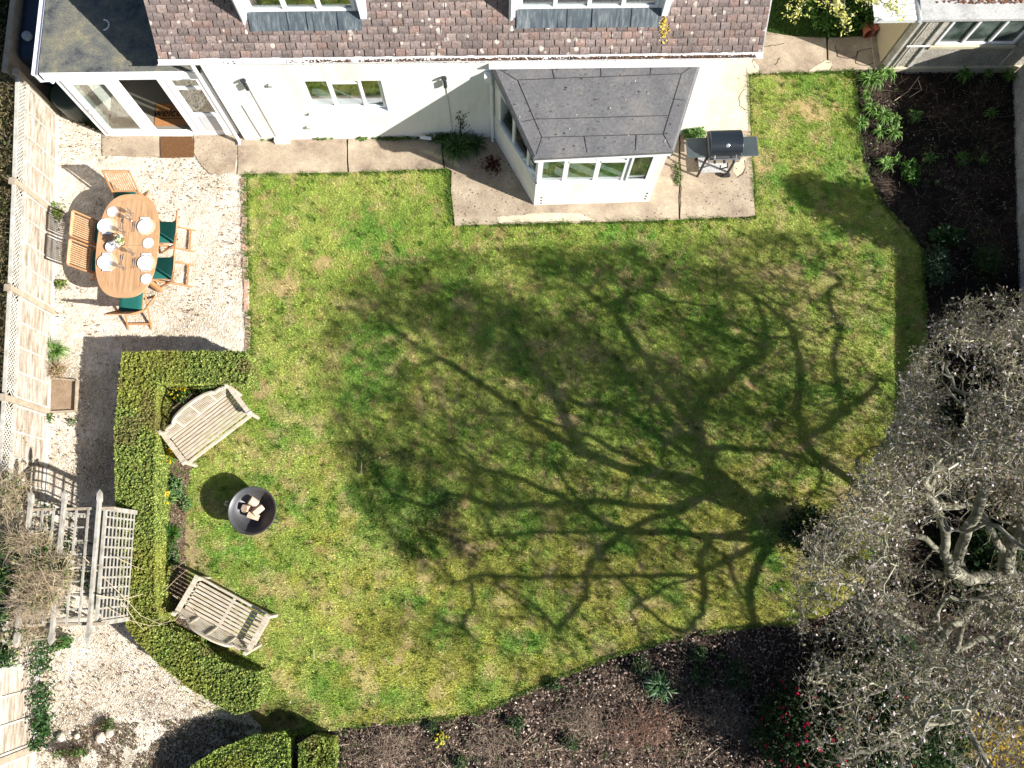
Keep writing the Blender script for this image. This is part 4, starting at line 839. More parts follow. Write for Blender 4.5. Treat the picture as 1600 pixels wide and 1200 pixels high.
def log(px, py, z, L_, r, rot, lab, pitch=.0):
    p = P(px, py, z); m = MB(); n = 9; rr = random.Random(int(px*7+py)); prof_ = [(r*(.8+.35*rr.random())*math.cos(2*PI*k/n), r*(.75+.35*rr.random())*math.sin(2*PI*k/n)) for k in range(n)]
    vs = [(-L_/2, a, b) for a, b in prof_]+[(L_/2, a*.93, b*.96) for a, b in prof_]; m.add(vs, [tuple(range(n))[::-1], tuple(range(n, 2*n))]+[(k, (k+1) % n, n+(k+1) % n, n+k) for k in range(n)])
    o = m.build('log', M_log, bevel=.004, label=lab, cat='log', group='split logs in the fire bowl'); o.location = p; o.rotation_euler = (0, pitch, rot); return o
log(386, 794, .33, .17, .075, .3, 'rounded pinkish log at the left of the fire bowl', 1.2)
log(396, 785, .37, .16, .07, -.6, 'split log end standing uppermost in the fire bowl', .5)
log(403, 797, .37, .20, .075, .75, 'thick pale log at the right of the fire bowl', .25)
log(396, 806, .35, .20, .06, -.35, 'pale split log lying lowest in the fire bowl', .15)
log(395, 798, .28, .22, .06, 1.2, 'shaded log beneath the others in the fire bowl', .1)

# ------------------------------------------------------------------ barbecue
c_ = P(1131, 226, .95); bb = empty('barbecue', (c_.x, c_.y, 0), label='black gas barbecue with side shelves on the patio', cat='barbecue')
bb.rotation_euler = (0, 0, .015)
m = MB(); W2 = .30; n = 12; pr = []
for k in range(n+1): t = PI*k/n; pr.append((.235*math.cos(t)*-1, 1.0+.20*math.sin(t)**.75))
vs = [(-W2, y, z) for y, z in pr]+[(W2, y, z) for y, z in pr]; N_ = len(pr)
m.add(vs, [(k, k+1, N_+k+1, N_+k)[::-1] for k in range(N_-1)]+[tuple(range(N_)), tuple(range(N_, 2*N_))[::-1], (0, N_, 2*N_-1, N_-1)]); lid = m.build('lid', M_black, bb, bevel=.012)
MB().lathe([(.037, 0), (.037, .012), (.03, .014)], 20).build('thermometer', M_steel, lid).matrix_local = Matrix.Translation((0, -.135, 1.165))@Matrix.Rotation(.62, 4, 'X')
hd = MB().tube([(-.23, -.31, .98), (.23, -.31, .98)], .013, 8)
hd.tube([(-.2, -.24, 1.01), (-.2, -.31, .98)], .01, 6).tube([(.2, -.24, 1.01), (.2, -.31, .98)], .01, 6); hd.build('handle', M_steel, lid)
MB().box(-W2+.01, W2-.01, -.23, .22, .78, .99).build('body', M_dark, bb)
MB().box(-W2+.01, W2-.01, -.30, -.23, .82, .93).build('control_panel', M_steel, bb)
for x in (-.18, 0, .18): MB().tube([(x, -.30, .88), (x, -.335, .875)], .024, 10).build('knob', M_dark, bb)
for s, x0_, x1_ in ((-1, -.69, -W2-.0), (1, W2+.0, .66)): MB().box(x0_, x1_, -.21, .19, .86, .89).build('side_shelf', M_shelf, bb, bevel=.015)
for sx in (-.30, .27):
    for sy in (-.18, .18): MB().bar((sx, sy, 0 if sx < 0 else .08), (sx, sy, .8), .035, .035, up=(1, 0, 0)).build('leg', M_dark, bb)
for sy in (-.2, .2): MB().tube([(.26, sy-.02, .08), (.26, sy+.02, .08)], .08, 16).build('wheel', M_dark, bb)
MB().box(-.29, .26, -.17, .17, .16, .18).build('lower_shelf', M_asb, bb)
MB().tube([(.1, -.2, .78), (.14, -.28, .6), (.05, -.22, .4), (.1, -.1, .3)], .014, 6).build('gas_hose', M_dark, bb)
# ------------------------------------------------------------------ arbour
M_arb = mat('weathered_arbour', [(.20, .18, .15), (.33, .31, .27), (.45, .43, .39)], 7, .85, .15, 60)
def za(px, py): return P(px, py, 1.95)
xb = [za(38, 880).x, za(91, 880).x, za(147, 880).x]; yt, yb_ = za(147, 772).y, za(147, 1003).y
arb = empty('arbour', (xb[1], (yt+yb_)/2, 0), label='pale timber trellis arbour over the gravel path by the hedge', cat='arbour')
def aa(mb, name, m=M_arb, **k): o = mb.build(name, m, arb, **k); o.matrix_parent_inverse = Matrix.Translation(-arb.location); return o
for k, x in enumerate(xb):
    m = MB().box(x-.022, x+.022, yb_+.15, yt-.12, 1.90, 1.98)
    for y0_, sg in ((yt-.12, 1), (yb_+.15, -1)):
        m.add([(x-.022, y0_, 1.88), (x+.022, y0_, 1.88), (x+.034, y0_+sg*.04, 1.90), (x+.034, y0_+sg*.13, 1.92), (x, y0_+sg*.19, 1.95), (x-.034, y0_+sg*.13, 1.92), (x-.034, y0_+sg*.04, 1.90)]+[(x-.022, y0_, 1.98), (x+.022, y0_, 1.98), (x+.034, y0_+sg*.04, 1.98), (x+.034, y0_+sg*.13, 1.98), (x, y0_+sg*.19, 1.97), (x-.034, y0_+sg*.13, 1.98), (x-.034, y0_+sg*.04, 1.98)],
              [tuple(range(7)), tuple(range(7, 14))]+[(i_, (i_+1) % 7, 7+(i_+1) % 7, 7+i_) for i_ in range(7)])
    aa(m, 'beam')
yA, yB = yt-.22, yb_+.26
for y in (yA, yB): aa(MB().box(xb[0]-.03, xb[2]+.22, y-.02, y+.02, 1.83, 1.90), 'cross_beam', M_post)
m = MB(); xs = [xb[0]+(xb[1]-xb[0])*t for t in (.33, .67)]+[xb[1]+(xb[2]-xb[1])*t for t in (.33, .67)]
for x in xs: m.box(x-.015, x+.015, yB, yA, 1.885, 1.91)
y = yA-.08
while y > yB: m.box(xb[0], xb[2], y-.012, y+.012, 1.865, 1.885); y -= .205
aa(m, 'roof_trellis')
for x, nm in ((xb[2]+.06, 'r'), (xb[0]-.03, 'l')):
    for y in (yA, yB): aa(MB().box(x-.035, x+.035, y-.035, y+.035, -.03, 1.88), 'post')
    if nm == 'l': continue
    m = MB()
    for zz_ in np.arange(.2, 1.85, .125): m.box(x+.006, x+.018, yB, yA, zz_-.014, zz_+.014)
    y = yB+.06
    while y < yA: m.box(x-.006, x+.006, y-.014, y+.014, .12, 1.86); y += .155
    m.box(x-.02, x+.02, yB, yA, 1.82, 1.87)
    aa(m, 'side_trellis')
# ------------------------------------------------------------------ timber edged planting square, brick edging, stones
pb = PX([(80, 592), (124, 596), (122, 643), (80, 645)]); m = MB()
for a, b in zip(pb[1:], pb[2:]+pb[:0]): pass
m.bar(pb[0]+Vector((0, 0, .04)), pb[1]+Vector((0, 0, .04)), .03, .09).bar(pb[1]+Vector((0, 0, .05)), pb[2]+Vector((0, 0, .05)), .03, .12).bar(pb[2]+Vector((0, 0, .04)), pb[3]+Vector((0, 0, .04)), .03, .09)
bo = m.build('planter_edging', M_post, label='small timber edged square of bare soil beside the fence', cat='planter')
MB().prism([tuple(p)[:2] for p in pb], .0, .035).build('soil', mat('dry_soil', [(.22, .15, .09), (.34, .25, .17)], 6, .95, .6, 60), bo)
k = 0
y = P(380, 276).y
brk = MB().box(-.05, .05, -.105, .105, -.03, .045).build('edging_brick', M_brick, bevel=.006)
yy = P(380, 278).y; first = True; ye = P(388, 548).y
cnt = 0
while yy > ye:
    t = (P(380, 278).y-yy)/(P(380, 278).y-ye); x = P(380, 278).x*(1-t)+P(388, 548).x*t
    a = brk if first else copy_tree(brk); first = False; a.location = (x+random.uniform(-.015, .015)+.0, yy-.1, random.uniform(-.030, -.012)); a.rotation_euler = (0, random.uniform(-.1, .1), random.uniform(-.08, .08))
    tag(a, ['first', 'second', 'third', 'fourth', 'fifth', 'sixth', 'seventh', 'eighth', 'ninth', 'tenth', 'eleventh', 'twelfth', 'thirteenth', 'fourteenth', 'fifteenth', 'sixteenth', 'seventeenth', 'eighteenth'][cnt]+' red brick from the house in the gravel edging row', 'brick', 'red edging bricks between gravel and lawn'); yy -= random.choice((.22, .23, .24, .30)); cnt += 1
for i_, (px, py, r, lab) in enumerate([(95, 1152, .075, 'tall oval pale stone nearest the fence at lower left'), (120, 1150, .05, 'smallest round pale stone at lower left'), (157, 1152, .085, 'largest whitish stone in the row at lower left'), (171, 1146, .07, 'greyish stone beside the largest stone at lower left')]):
    p = P(px, py, .05); m = bpy.data.meshes.new('stone'); import bmesh
    bm = bmesh.new(); bmesh.ops.create_icosphere(bm, subdivisions=2, radius=r)
    rr = random.Random(i_)
    for v in bm.verts: v.co *= 1+rr.uniform(-.10, .10); v.co.z *= .7; v.co.y *= 1.15
    bm.to_mesh(m); bm.free(); m.materials.append(M_stone); o = bpy.data.objects.new('stone', m); C.objects.link(o); o.location = p; tag(o, lab, 'stone', 'pale stones at the path end')
# terracotta pots
for i_, (px, py, lab) in enumerate([(1351, 38, 'terracotta pot leaning nearer the lawn under the blossom tree'), (1363, 36, 'terracotta pot next to the outbuilding under the blossom tree')]):
    p = P(px, py, .1); m = MB().lathe([(.06, 0), (.095, .22), (.11, .22), (.11, .26), (.095, .26), (.085, .2), (.05, .03)], 20); o = m.build('flower_pot', M_terr, label=lab, cat='pot', group='terracotta pots'); o.location = (p.x, p.y, .08); o.rotation_euler = (R(80), 0, .2+.1*i_)

# ------------------------------------------------------------------ hedges
def hedge(name, polypx, top, n_top, n_side, cols, wts, **k):
    poly = [tuple(P(a, b, top))[:2] for a, b in polypx]; c = np.mean(poly, 0); n = len(poly)
    pa = np.array(poly); area = .5*sum(pa[i][0]*pa[(i+1) % n][1]-pa[(i+1) % n][0]*pa[i][1] for i in range(n))
    if area < 0: poly = poly[::-1]; pa = np.array(poly)
    dn = MB(); ins = []
    for i in range(n):
        e0 = pa[i]-pa[i-1]; e1 = pa[(i+1) % n]-pa[i]; n0 = np.array([-e0[1], e0[0]])/np.hypot(*e0); n1 = np.array([-e1[1], e1[0]])/np.hypot(*e1); m_ = n0+n1; m_ /= max(.5, np.hypot(*m_)); ins.append(pa[i]+m_*.07)
    dn.prism([tuple(p) for p in ins], 0, top-.06); core = dn.build(name, mat(name+'_core', [(.02, .03, .008), (.035, .045, .012)], 8, .95), **k)
    q = rnd_in(poly, n_top); h = .05*fbm(q[:, 0], q[:, 1], 3.5, 1)+.06*(vnoise(q[:, 0], q[:, 1], 30, 2)-.5)+.05*(vnoise(q[:, 0], q[:, 1], 55, 5)-.5)
    kk = vnoise(q[:, 0], q[:, 1], 38, 6)*.7+vnoise(q[:, 0], q[:, 1], 60, 1)*.3 > .27; q = q[kk]; h = h[kk]; n_top = len(q); z = top-.05+h-RNG.random(n_top)**2*.08
    A = np.c_[q, z]; nn = np.zeros((n_top, 3)); nn[:, 2] = 1
    per = [np.hypot(*(pa[(i+1) % n]-pa[i])) for i in range(n)]; tot = sum(per); Bs = []
    for i in range(n):
        m_ = int(n_side*per[i]/tot); t = RNG.random(m_); zz = RNG.random(m_)*top; e = (pa[(i+1) % n]-pa[i])/per[i]; nr = np.array([e[1], -e[0]])
        off = -.02-.035*RNG.random(m_)-.05*(1-zz/top)+.05*vnoise(t*per[i]*4+i*9, zz*4, 1, 3)
        xy = pa[i]+np.outer(t, pa[(i+1) % n]-pa[i])+np.outer(off, nr); Bs.append(np.c_[xy, zz])
    A = np.concatenate([A]+Bs)
    ct = palette(cols, wts, len(A), var=.35); yel = np.clip((fbm(A[:, 0], A[:, 1], 1.4, 4)-.45)*4, 0, 1)[:, None]; ct = ct*(1-.45*yel)+np.array((.34, .31, .05))*.45*yel; brn = np.clip((fbm(A[:, 0], A[:, 1], 3.1, 6)-.66)*7, 0, .5)[:, None]; ct = ct*(1-brn)+np.array((.20, .14, .07))*brn
    V, F, c = leaves(A, (.010, .022), ct, .5, asp=.62); npmesh('foliage', V, F, M_leaf, c, parent=core); return core
HC = [(.29, .38, .085), (.38, .43, .11), (.15, .24, .045), (.48, .48, .14), (.05, .09, .02)]
H1 = [(190, 549), (384, 548), (392, 572), (386, 599), (246, 599), (243, 640), (241, 760), (243, 940), (250, 975), (300, 1003), (345, 1035), (400, 1052), (410, 1075), (398, 1108), (370, 1117), (340, 1103), (285, 1068), (240, 1032), (200, 985), (186, 960), (180, 800), (178, 690), (184, 600)]
hedge('box_hedge', H1, .8, 170000, 80000, HC, [4, 3, 3, 1, 2], label='clipped green hedge wrapping round the benches and fire bowl', cat='hedge')
HB = [(.22, .32, .06), (.33, .41, .09), (.10, .18, .03), (.46, .50, .15), (.04, .07, .015)]
hedge('box_hedge', [(300, 1196), (345, 1168), (395, 1150), (440, 1146), (452, 1158), (448, 1330), (250, 1330)], .55, 30000, 20000, HB, [4, 3, 3, 1, 2], label='larger rounded hedge clump at the bottom edge of the lawn', cat='hedge')
hedge('box_hedge', [(466, 1162), (490, 1149), (520, 1158), (524, 1190), (500, 1330), (466, 1330)], .55, 14000, 12000, HB, [4, 3, 3, 1, 2], label='smaller hedge clump just right of the gap at the bottom', cat='hedge')

# ------------------------------------------------------------------ shrubs and plants
def bush(name, px, py, rx, ry, h, n, cols, wts, size=(.02, .045), twigs=0, twigcol=(.3, .26, .2), z0=0., gaps=.42, up=.5, fl=None, **k):
    """irregular shrub: leaves through an uneven ellipsoid volume; px,py is its middle at half height"""
    c = P(px, py, z0+h*.5); n_ = int(n*1.9)
    d = RNG.normal(size=(n_, 3)); d /= np.linalg.norm(d, axis=1)[:, None]; r = RNG.random(n_)**.45
    th_ = np.arctan2(d[:, 1], d[:, 0]); rad = .78+.45*vnoise(np.cos(th_)*2+px*.1, np.sin(th_)*2+d[:, 2]*2, 1.5, 3)
    p = d*(r*rad)[:, None]; kk = fbm(p[:, 0]*3+px, p[:, 1]*3+p[:, 2]*2+py, 1.3, 5, 3) > gaps; p = p[kk][:n]
    X = c.x+p[:, 0]*rx; Y = c.y+p[:, 1]*ry; Z = z0+h*.5+p[:, 2]*h*.5
    Z = np.maximum(Z, .02); pos = np.c_[X, Y, Z]; col = palette(cols, wts, len(pos), var=.3)
    V, F, cc = leaves(pos, size, col, up); 
    st = MB(); base = Vector((c.x, c.y, z0*0))
    for i in range(max(3, min(9, int(rx*6)))):
        a = random.random()*2*PI; e = base+Vector((math.cos(a)*rx*.6, math.sin(a)*ry*.6, z0+h*.7)); m_ = base.lerp(e, .5)+Vector((0, 0, .08)); st.tube([base+Vector((math.cos(a)*.03, math.sin(a)*.03, 0)), m_, e], [.014, .01, .004], 5)
    root = st.build(name, M_bark, **k); npmesh('foliage', V, F, M_leaf, cc, parent=root)
    if twigs:
        a = pos[RNG.integers(0, len(pos), twigs)]; dv = a-np.array([c.x, c.y, 0]); dv /= np.linalg.norm(dv, axis=1)[:, None]; dv += RNG.normal(size=dv.shape)*.5
        sticks('twigs', a, dv, (.08, .35), .003, twigcol, root)
    if fl:
        cols_, nf, sz = fl; i = RNG.integers(0, len(pos), nf); pf = pos[i]+RNG.normal(size=(nf, 3))*.01; pf[:, 2] += .02
        pf = np.repeat(pf, 4, 0)+RNG.normal(size=(nf*4, 3))*sz[0]*.5
        V, F, cc = leaves(pf, sz, palette(cols_, [1]*len(cols_), len(pf), var=.15), 1., asp=.8); npmesh('flowers', V, F, M_petal, cc, parent=root, kind='stuff')
    return root
def sticks(name, a, dv, L, r, col, parent, rng=RNG, seg=3, curl=.25, m=None, taper=.35):
    """many thin crooked three-sided twigs as one mesh"""
    n = len(a); dv = dv/np.linalg.norm(dv, axis=1)[:, None]; L_ = (L[0]+(L[1]-L[0])*rng.random(n))[:, None]/seg
    pts = [a]; d = dv
    for k in range(seg): d = d+rng.normal(size=d.shape)*curl; d /= np.linalg.norm(d, axis=1)[:, None]; pts.append(pts[-1]+d*L_)
    V = []
    for k, p in enumerate(pts):
        rr = r*(1-(1-taper)*k/seg); t = np.cross(d, [0.3, .2, 1.]); t /= np.linalg.norm(t, axis=1)[:, None]; b = np.cross(d, t)
        for j in range(3): an = 2*PI*j/3; V.append(p+(t*math.cos(an)+b*math.sin(an))*rr)
    V = np.stack(V, 1); m_ = V.shape[1]; base = np.arange(n)[:, None]*m_; F = []
    for k in range(seg):
        for j in range(3): F.append(base+np.array([[k*3+j, k*3+(j+1) % 3, (k+1)*3+(j+1) % 3, (k+1)*3+j]]))
    c = np.array(col)*(.6+.8*rng.random((n, 1))); 
    o = npmesh(name, V.reshape(-1, 3), np.concatenate(F), m or M_twig, np.repeat(c, m_, 0), parent=parent); return o, pts[-1]
def strap(px, py, r, n, lab, cols=((.09, .20, .03), (.17, .30, .07), (.05, .12, .02), (.20, .34, .08)), w=.009, name='strap_leaved_plant', group=None, cat='plant', fl=None):
    c = P(px, py, .05); m = []; f = []; cl = []
    for i in range(n):
        a = random.random()*2*PI; L_ = r*random.uniform(.5, 1.1); o = Vector((c.x+random.uniform(-.25, .25)*r, c.y+random.uniform(-.25, .25)*r, 0)); d = Vector((math.cos(a), math.sin(a), 0)); s = Vector((-d.y, d.x, 0))
        el = random.uniform(.2, 1.0); p0 = o; p1 = o+d*L_*.35+Vector((0, 0, L_*.75*el+.05)); p2 = o+d*L_*.75+Vector((0, 0, L_*.8*el+.05)); p3 = o+d*L_*1.05+Vector((0, 0, L_*.5*el)); k = len(m)
        for p, ww in ((p0, .6), (p1, 1), (p2, .8), (p3, .15)): m += [p-s*w*ww, p+s*w*ww]
        f += [(k+2*j, k+2*j+1, k+2*j+3, k+2*j+2) for j in range(3)]; cc = random.choice(cols); v = random.uniform(.7, 1.3); cl += [tuple(x*v for x in cc)]*8
    root = npmesh(name, np.array([tuple(x) for x in m]), np.array(f), M_leaf, np.array(cl), label=lab, cat=cat, group=group)
    if fl:
        nf, colf, z = fl; pf = np.c_[c.x+RNG.normal(size=nf)*r*.45, c.y+RNG.normal(size=nf)*r*.45, np.full(nf, z)]; pf = np.repeat(pf, 5, 0)+RNG.normal(size=(nf*5, 3))*.014
        V, F, cc = leaves(pf, (.012, .026), palette(colf, [1]*len(colf), len(pf), var=.12), 1., asp=.8); npmesh('flowers', V, F, M_petal, cc, parent=root, kind='stuff')
    return root
GB = 'strap leaved bulbs in the right hand bed'
for px, py, r, n, lab in [(1358, 126, .26, 90, 'large bright bulb clump at the outbuilding corner of the bed'), (1384, 116, .22, 70, 'bulb clump right against the outbuilding plinth corner'), (1352, 148, .14, 40, 'pale loose bulb clump just below the corner clump'), (1360, 170, .2, 60, 'bulb clump at the lawn edge, upper part of the sunny strip'), (1378, 182, .22, 70, 'bulb clump in the middle of the sunny strip of the bed'), (1343, 193, .18, 50, 'bulb clump spilling over the lawn edge of the bed'), (1397, 190, .16, 40, 'bulb clump on the shaded side of the sunny strip'), (1371, 205, .16, 36, 'thin pale bulb clump with pointed leaves at the strip end'), (1394, 208, .2, 54, 'lowest bulb clump of the sunny strip group'), (1429, 181, .17, 40, 'lone bulb clump standing out in the dark bed'), (1384, 257, .2, 54, 'bulb clump left of the rounded leafy plant'), (1401, 249, .13, 26, 'small bulb tuft between two clumps near the leafy plant'), (1453, 247, .16, 40, 'bulb clump right of the rounded leafy plant'), (1507, 117, .2, 50, 'bulb clump below the outbuilding window'), (1545, 116, .12, 24, 'small tuft between two clumps below the outbuilding'), (1575, 119, .2, 50, 'shaded clump in the corner by the garden wall'), (1548, 178, .14, 30, 'faint shaded tuft near the garden wall')]:
    strap(px, py, r, n, lab, group=GB)
LG = [(.05, .14, .02), (.08, .2, .03), (.03, .08, .012)]
bush('leafy_plant', 1424, 268, .20, .26, .25, 700, LG, [2, 2, 1], (.02, .04), label='bright green rounded leafy plant in the dark bed', cat='plant')
bush('leafy_plant', 1506, 248, .16, .16, .2, 200, LG, [2, 2, 1], (.02, .035), gaps=.5, label='small light green plant in the middle of the dark bed', cat='plant')
bush('leafy_plant', 1536, 248, .12, .14, .2, 110, LG, [2, 2, 1], (.02, .03), gaps=.5, label='sparse little plant near the garden wall', cat='plant')
bush('leafy_plant', 1465, 285, .08, .08, .1, 60, LG, [2, 2, 1], (.015, .03), label='tiny seedling in the dark bed below the bulbs', cat='plant')
bush('hellebore', 1480, 368, .34, .2, .35, 900, [(.03, .08, .02), (.05, .11, .03)], [1, 1], (.03, .06), fl=([(.7, .75, .5), (.6, .68, .4)], 12, (.02, .035)), label='low plant with greenish white flowers in the shaded bed', cat='plant')
bush('evergreen_shrub', 1466, 415, .22, .42, .5, 2400, [(.05, .10, .05), (.09, .15, .08), (.03, .06, .03)], [2, 1, 2], (.015, .03), label='low grey green shrub on the edge of bed and lawn', cat='shrub')
bush('evergreen_shrub', 1545, 405, .3, .3, .4, 900, [(.03, .07, .02), (.05, .1, .02)], [1, 1], (.02, .04), label='dim green shrub deep in the shade of the bed', cat='shrub')
bush('evergreen_shrub', 1268, 830, .52, .46, .7, 2600, [(.012, .03, .012), (.03, .06, .02)], [1, 1], (.025, .05), gaps=.47, label='dark glossy shrub under the magnolia at the lawn edge', cat='shrub')
bush('evergreen_shrub', 1530, 700, .8, .9, .5, 4000, [(.02, .045, .015), (.035, .07, .02), (.05, .1, .03)], [3, 2, .5], (.03, .07), gaps=.5, label='deep green undergrowth shrub beneath the magnolia branches', cat='shrub')
bush('evergreen_shrub', 1400, 1028, .42, .40, .7, 3000, [(.05, .12, .04), (.10, .22, .08), (.03, .07, .02)], [2, 2, 1], (.03, .06), label='bright green leafy shrub showing between magnolia branches', cat='shrub')
bush('evergreen_shrub', 1550, 880, .8, .8, .5, 3500, [(.02, .045, .015), (.04, .08, .02)], [2, 1], (.03, .07), gaps=.5, label='dark shrub round the foot of the magnolia trunk', cat='shrub')
CAM = ([(.50, .02, .03), (.60, .05, .06)], 46, (.02, .034))
bush('camellia', 1262, 1150, .75, .85, 1.4, 9000, [(.015, .03, .010), (.03, .05, .014), (.02, .05, .014)], [3, 1, 2], (.03, .055), fl=([(.70, .03, .12), (.55, .01, .08)], 260, (.022, .036)), gaps=.44, label='dark shrub with deep crimson flowers at the bottom bed', cat='shrub')
bush('camellia', 1405, 1150, 1.15, .8, 1.6, 16000, [(.03, .07, .02), (.06, .12, .03), (.02, .045, .014)], [3, 1, 2], (.025, .05), fl=CAM, gaps=.42, label='glossy green camellia dotted with scarlet blooms', cat='shrub')
bush('camellia', 1345, 1075, .9, .55, 1.2, 5000, [(.02, .045, .014), (.045, .09, .02)], [3, 2], (.025, .05), fl=([(.50, .02, .03)], 26, (.02, .03)), gaps=.47, label='sparser red flowered camellia reaching up under the magnolia', cat='shrub')
bush('forsythia', 1535, 1165, .85, .55, 1.5, 500, [(.5, .38, .04), (.6, .48, .06)], [1, 1], (.015, .03), twigs=900, twigcol=(.40, .33, .2), gaps=.3, fl=([(.68, .46, .02), (.72, .54, .05)], 230, (.016, .028)), label='leafless yellow flowering shrub in the bottom right corner', cat='shrub')
# bottom bed plants
strap(1028, 1072, .27, 110, 'blue green strap leaved clump in the middle of the bottom bed', ((.10, .20, .09), (.22, .33, .2), (.05, .13, .03)), name='strap_leaved_plant')
bush('primrose', 690, 1155, .13, .15, .14, 110, [(.08, .14, .02)], [1], (.02, .035), fl=([(.75, .66, .08), (.7, .58, .05)], 42, (.012, .022)), label='yellow primrose in the bottom bed left of centre', cat='plant')
for px, py, r, lab in [(865, 1069, .13, 'small green plant close to the lawn edge of the bottom bed'), (1003, 1040, .17, 'yellow green low plant above the strap leaved clump'), (1093, 1021, .16, 'green mound near the lawn edge, right of the bed middle'), (1098, 1056, .2, 'dull blue green mound below the edge mound'), (1152, 1057, .3, 'wide blue green mound half in shade'), (1127, 1025, .06, 'tiny green tuft between two mounds at the bed edge'), (1180, 1152, .17, 'shaded low plant beside the crimson shrub'), (895, 1160, .14, 'thin yellowish seedling patch low in the bottom bed'), (675, 1135, .10, 'sparse green weed beside the primrose'), (806, 1130, .15, 'dim green weed low in the bottom bed'), (720, 1192, .14, 'weed at the very bottom of the picture below the primrose')]:
    bush('low_plant', px, py, r, r, .16, int(2600*r), [(.05, .1, .035), (.10, .16, .06), (.03, .06, .02)], [2, 1, 1], (.015, .028), label=lab, cat='plant')
# inside the hedge
DF = ((.72, .50, .02), (.75, .60, .05))
for px, py, n, lab in [(298, 606, 16, 'yellow daffodils behind the upper bench, near the top hedge'), (280, 618, 9, 'few yellow daffodils in shade behind the upper bench'), (251, 690, 10, 'yellow daffodils squeezed between hedge and upper bench arm'), (272, 714, 30, 'densest yellow daffodil clump at the foot of the upper bench'), (263, 780, 26, 'yellow daffodil clump against the left hedge, beside the fire bowl')]:
    strap(px, py, .17, 40, lab, name='daffodils', cat='flowers', fl=(n, DF, .24), group='daffodil clumps inside the hedge')
strap(270, 833, .2, 80, 'dark green tufted plant inside the left hedge', ((.03, .09, .01), (.05, .13, .015)))
bush('low_plant', 274, 762, .16, .22, .2, 500, [(.10, .20, .06), (.16, .28, .1)], [1, 1], (.015, .03), label='light green leafy plant between two daffodil clumps', cat='plant')
bush('low_plant', 290, 786, .12, .16, .15, 220, [(.10, .20, .06), (.16, .26, .09)], [1, 1], (.015, .028), label='pale green seedlings just right of the daffodils', cat='plant')
bush('low_plant', 270, 870, .12, .24, .25, 420, [(.05, .12, .03), (.10, .18, .05)], [1, 1], (.015, .03), label='small leaved green plant hugging the hedge above the lower bench', cat='plant')
bush('low_plant', 262, 616, .25, .12, .25, 600, [(.02, .05, .015), (.04, .1, .02)], [1, 1], (.02, .04), label='shaded green plant in the inner hedge corner', cat='plant')
bush('low_plant', 322, 612, .2, .1, .25, 500, [(.03, .07, .02), (.05, .1, .02)], [1, 1], (.02, .04), label='green leaves under the top hedge beside the upper bench', cat='plant')
bush('low_plant', 328, 992, .16, .12, .25, 300, [(.06, .16, .03), (.1, .22, .05)], [1, 1], (.02, .04), label='fresh green lily shoots behind the lower bench', cat='plant')
# by the fence and house
strap(89, 550, .26, 120, 'rounded tuft of fresh green grass leaves against the fence', ((.10, .22, .04), (.17, .30, .07)), w=.006, name='grass_tuft')
bush('weed', 91, 330, .12, .2, .3, 160, [(.10, .18, .03), (.2, .26, .05)], [1, 1], (.02, .04), label='yellow green weed behind the table at the fence foot', cat='weed')
bush('weed', 95, 444, .12, .1, .15, 130, [(.10, .18, .03), (.2, .26, .05)], [1, 1], (.02, .035), label='low green weed at the fence foot below the chairs', cat='weed')
bush('weed', 72, 652, .12, .14, .2, 200, [(.04, .1, .02), (.09, .15, .03)], [1, 1], (.02, .035), label='dark weed at the fence foot below the planter square', cat='weed')
bush('dry_plant', 90, 578, .16, .16, .2, 260, [(.3, .2, .1), (.4, .3, .16), (.14, .18, .04)], [2, 2, 1], (.015, .035), twigs=160, twigcol=(.45, .34, .22), label='straw coloured dead plant above the planter square', cat='plant')
bush('weed', 111, 660, .08, .08, .1, 60, [(.08, .16, .03)], [1], (.015, .03), label='tiny weed alone in the gravel below the planter square', cat='weed')
for px, py, rx, n, lab in [(418, 214, .22, 260, 'weeds against the wall under the left wall lamp'), (505, 214, .24, 160, 'thin weeds at the wall foot below the window'), (566, 214, .12, 200, 'yellow green weeds starting the row at the wall foot'), (620, 213, .55, 900, 'long row of low weeds along the wall foot')]:
    bush('weed', px, py, rx, .08, .12, n, [(.07, .16, .02), (.13, .22, .04)], [1, 1], (.015, .035), gaps=.35, label=lab, cat='weed')
strap(712, 232, .36, 230, 'big shaded strap leaved clump in the corner by the bay', ((.03, .09, .015), (.06, .13, .03), (.12, .2, .06)), w=.008)
strap(742, 228, .28, 120, 'right hand half of the shaded clump beside the downpipe', ((.02, .06, .012), (.05, .1, .03)), w=.007)
bush('shrub', 690, 212, .3, .14, .25, 700, [(.04, .1, .02), (.08, .16, .03)], [1, 1], (.015, .035), gaps=.3, label='dense small leaved ground cover at the wall behind the clump', cat='shrub')
bush('weed', 1084, 208, .24, .12, .3, 800, [(.12, .25, .05), (.25, .36, .14), (.05, .12, .02)], [2, 1, 1], (.02, .04), gaps=.3, label='leafy green plant behind the barbecue at the house corner', cat='plant')
bush('weed', 1059, 272, .08, .3, .1, 260, [(.09, .17, .03), (.15, .2, .05)], [1, 1], (.015, .03), label='weeds in the slab joint left of the barbecue', cat='weed')
bush('weed', 1058, 281, .07, .07, .08, 70, [(.12, .24, .04)], [1], (.015, .03), label='single bright weed on the slab joint below the barbecue', cat='weed')
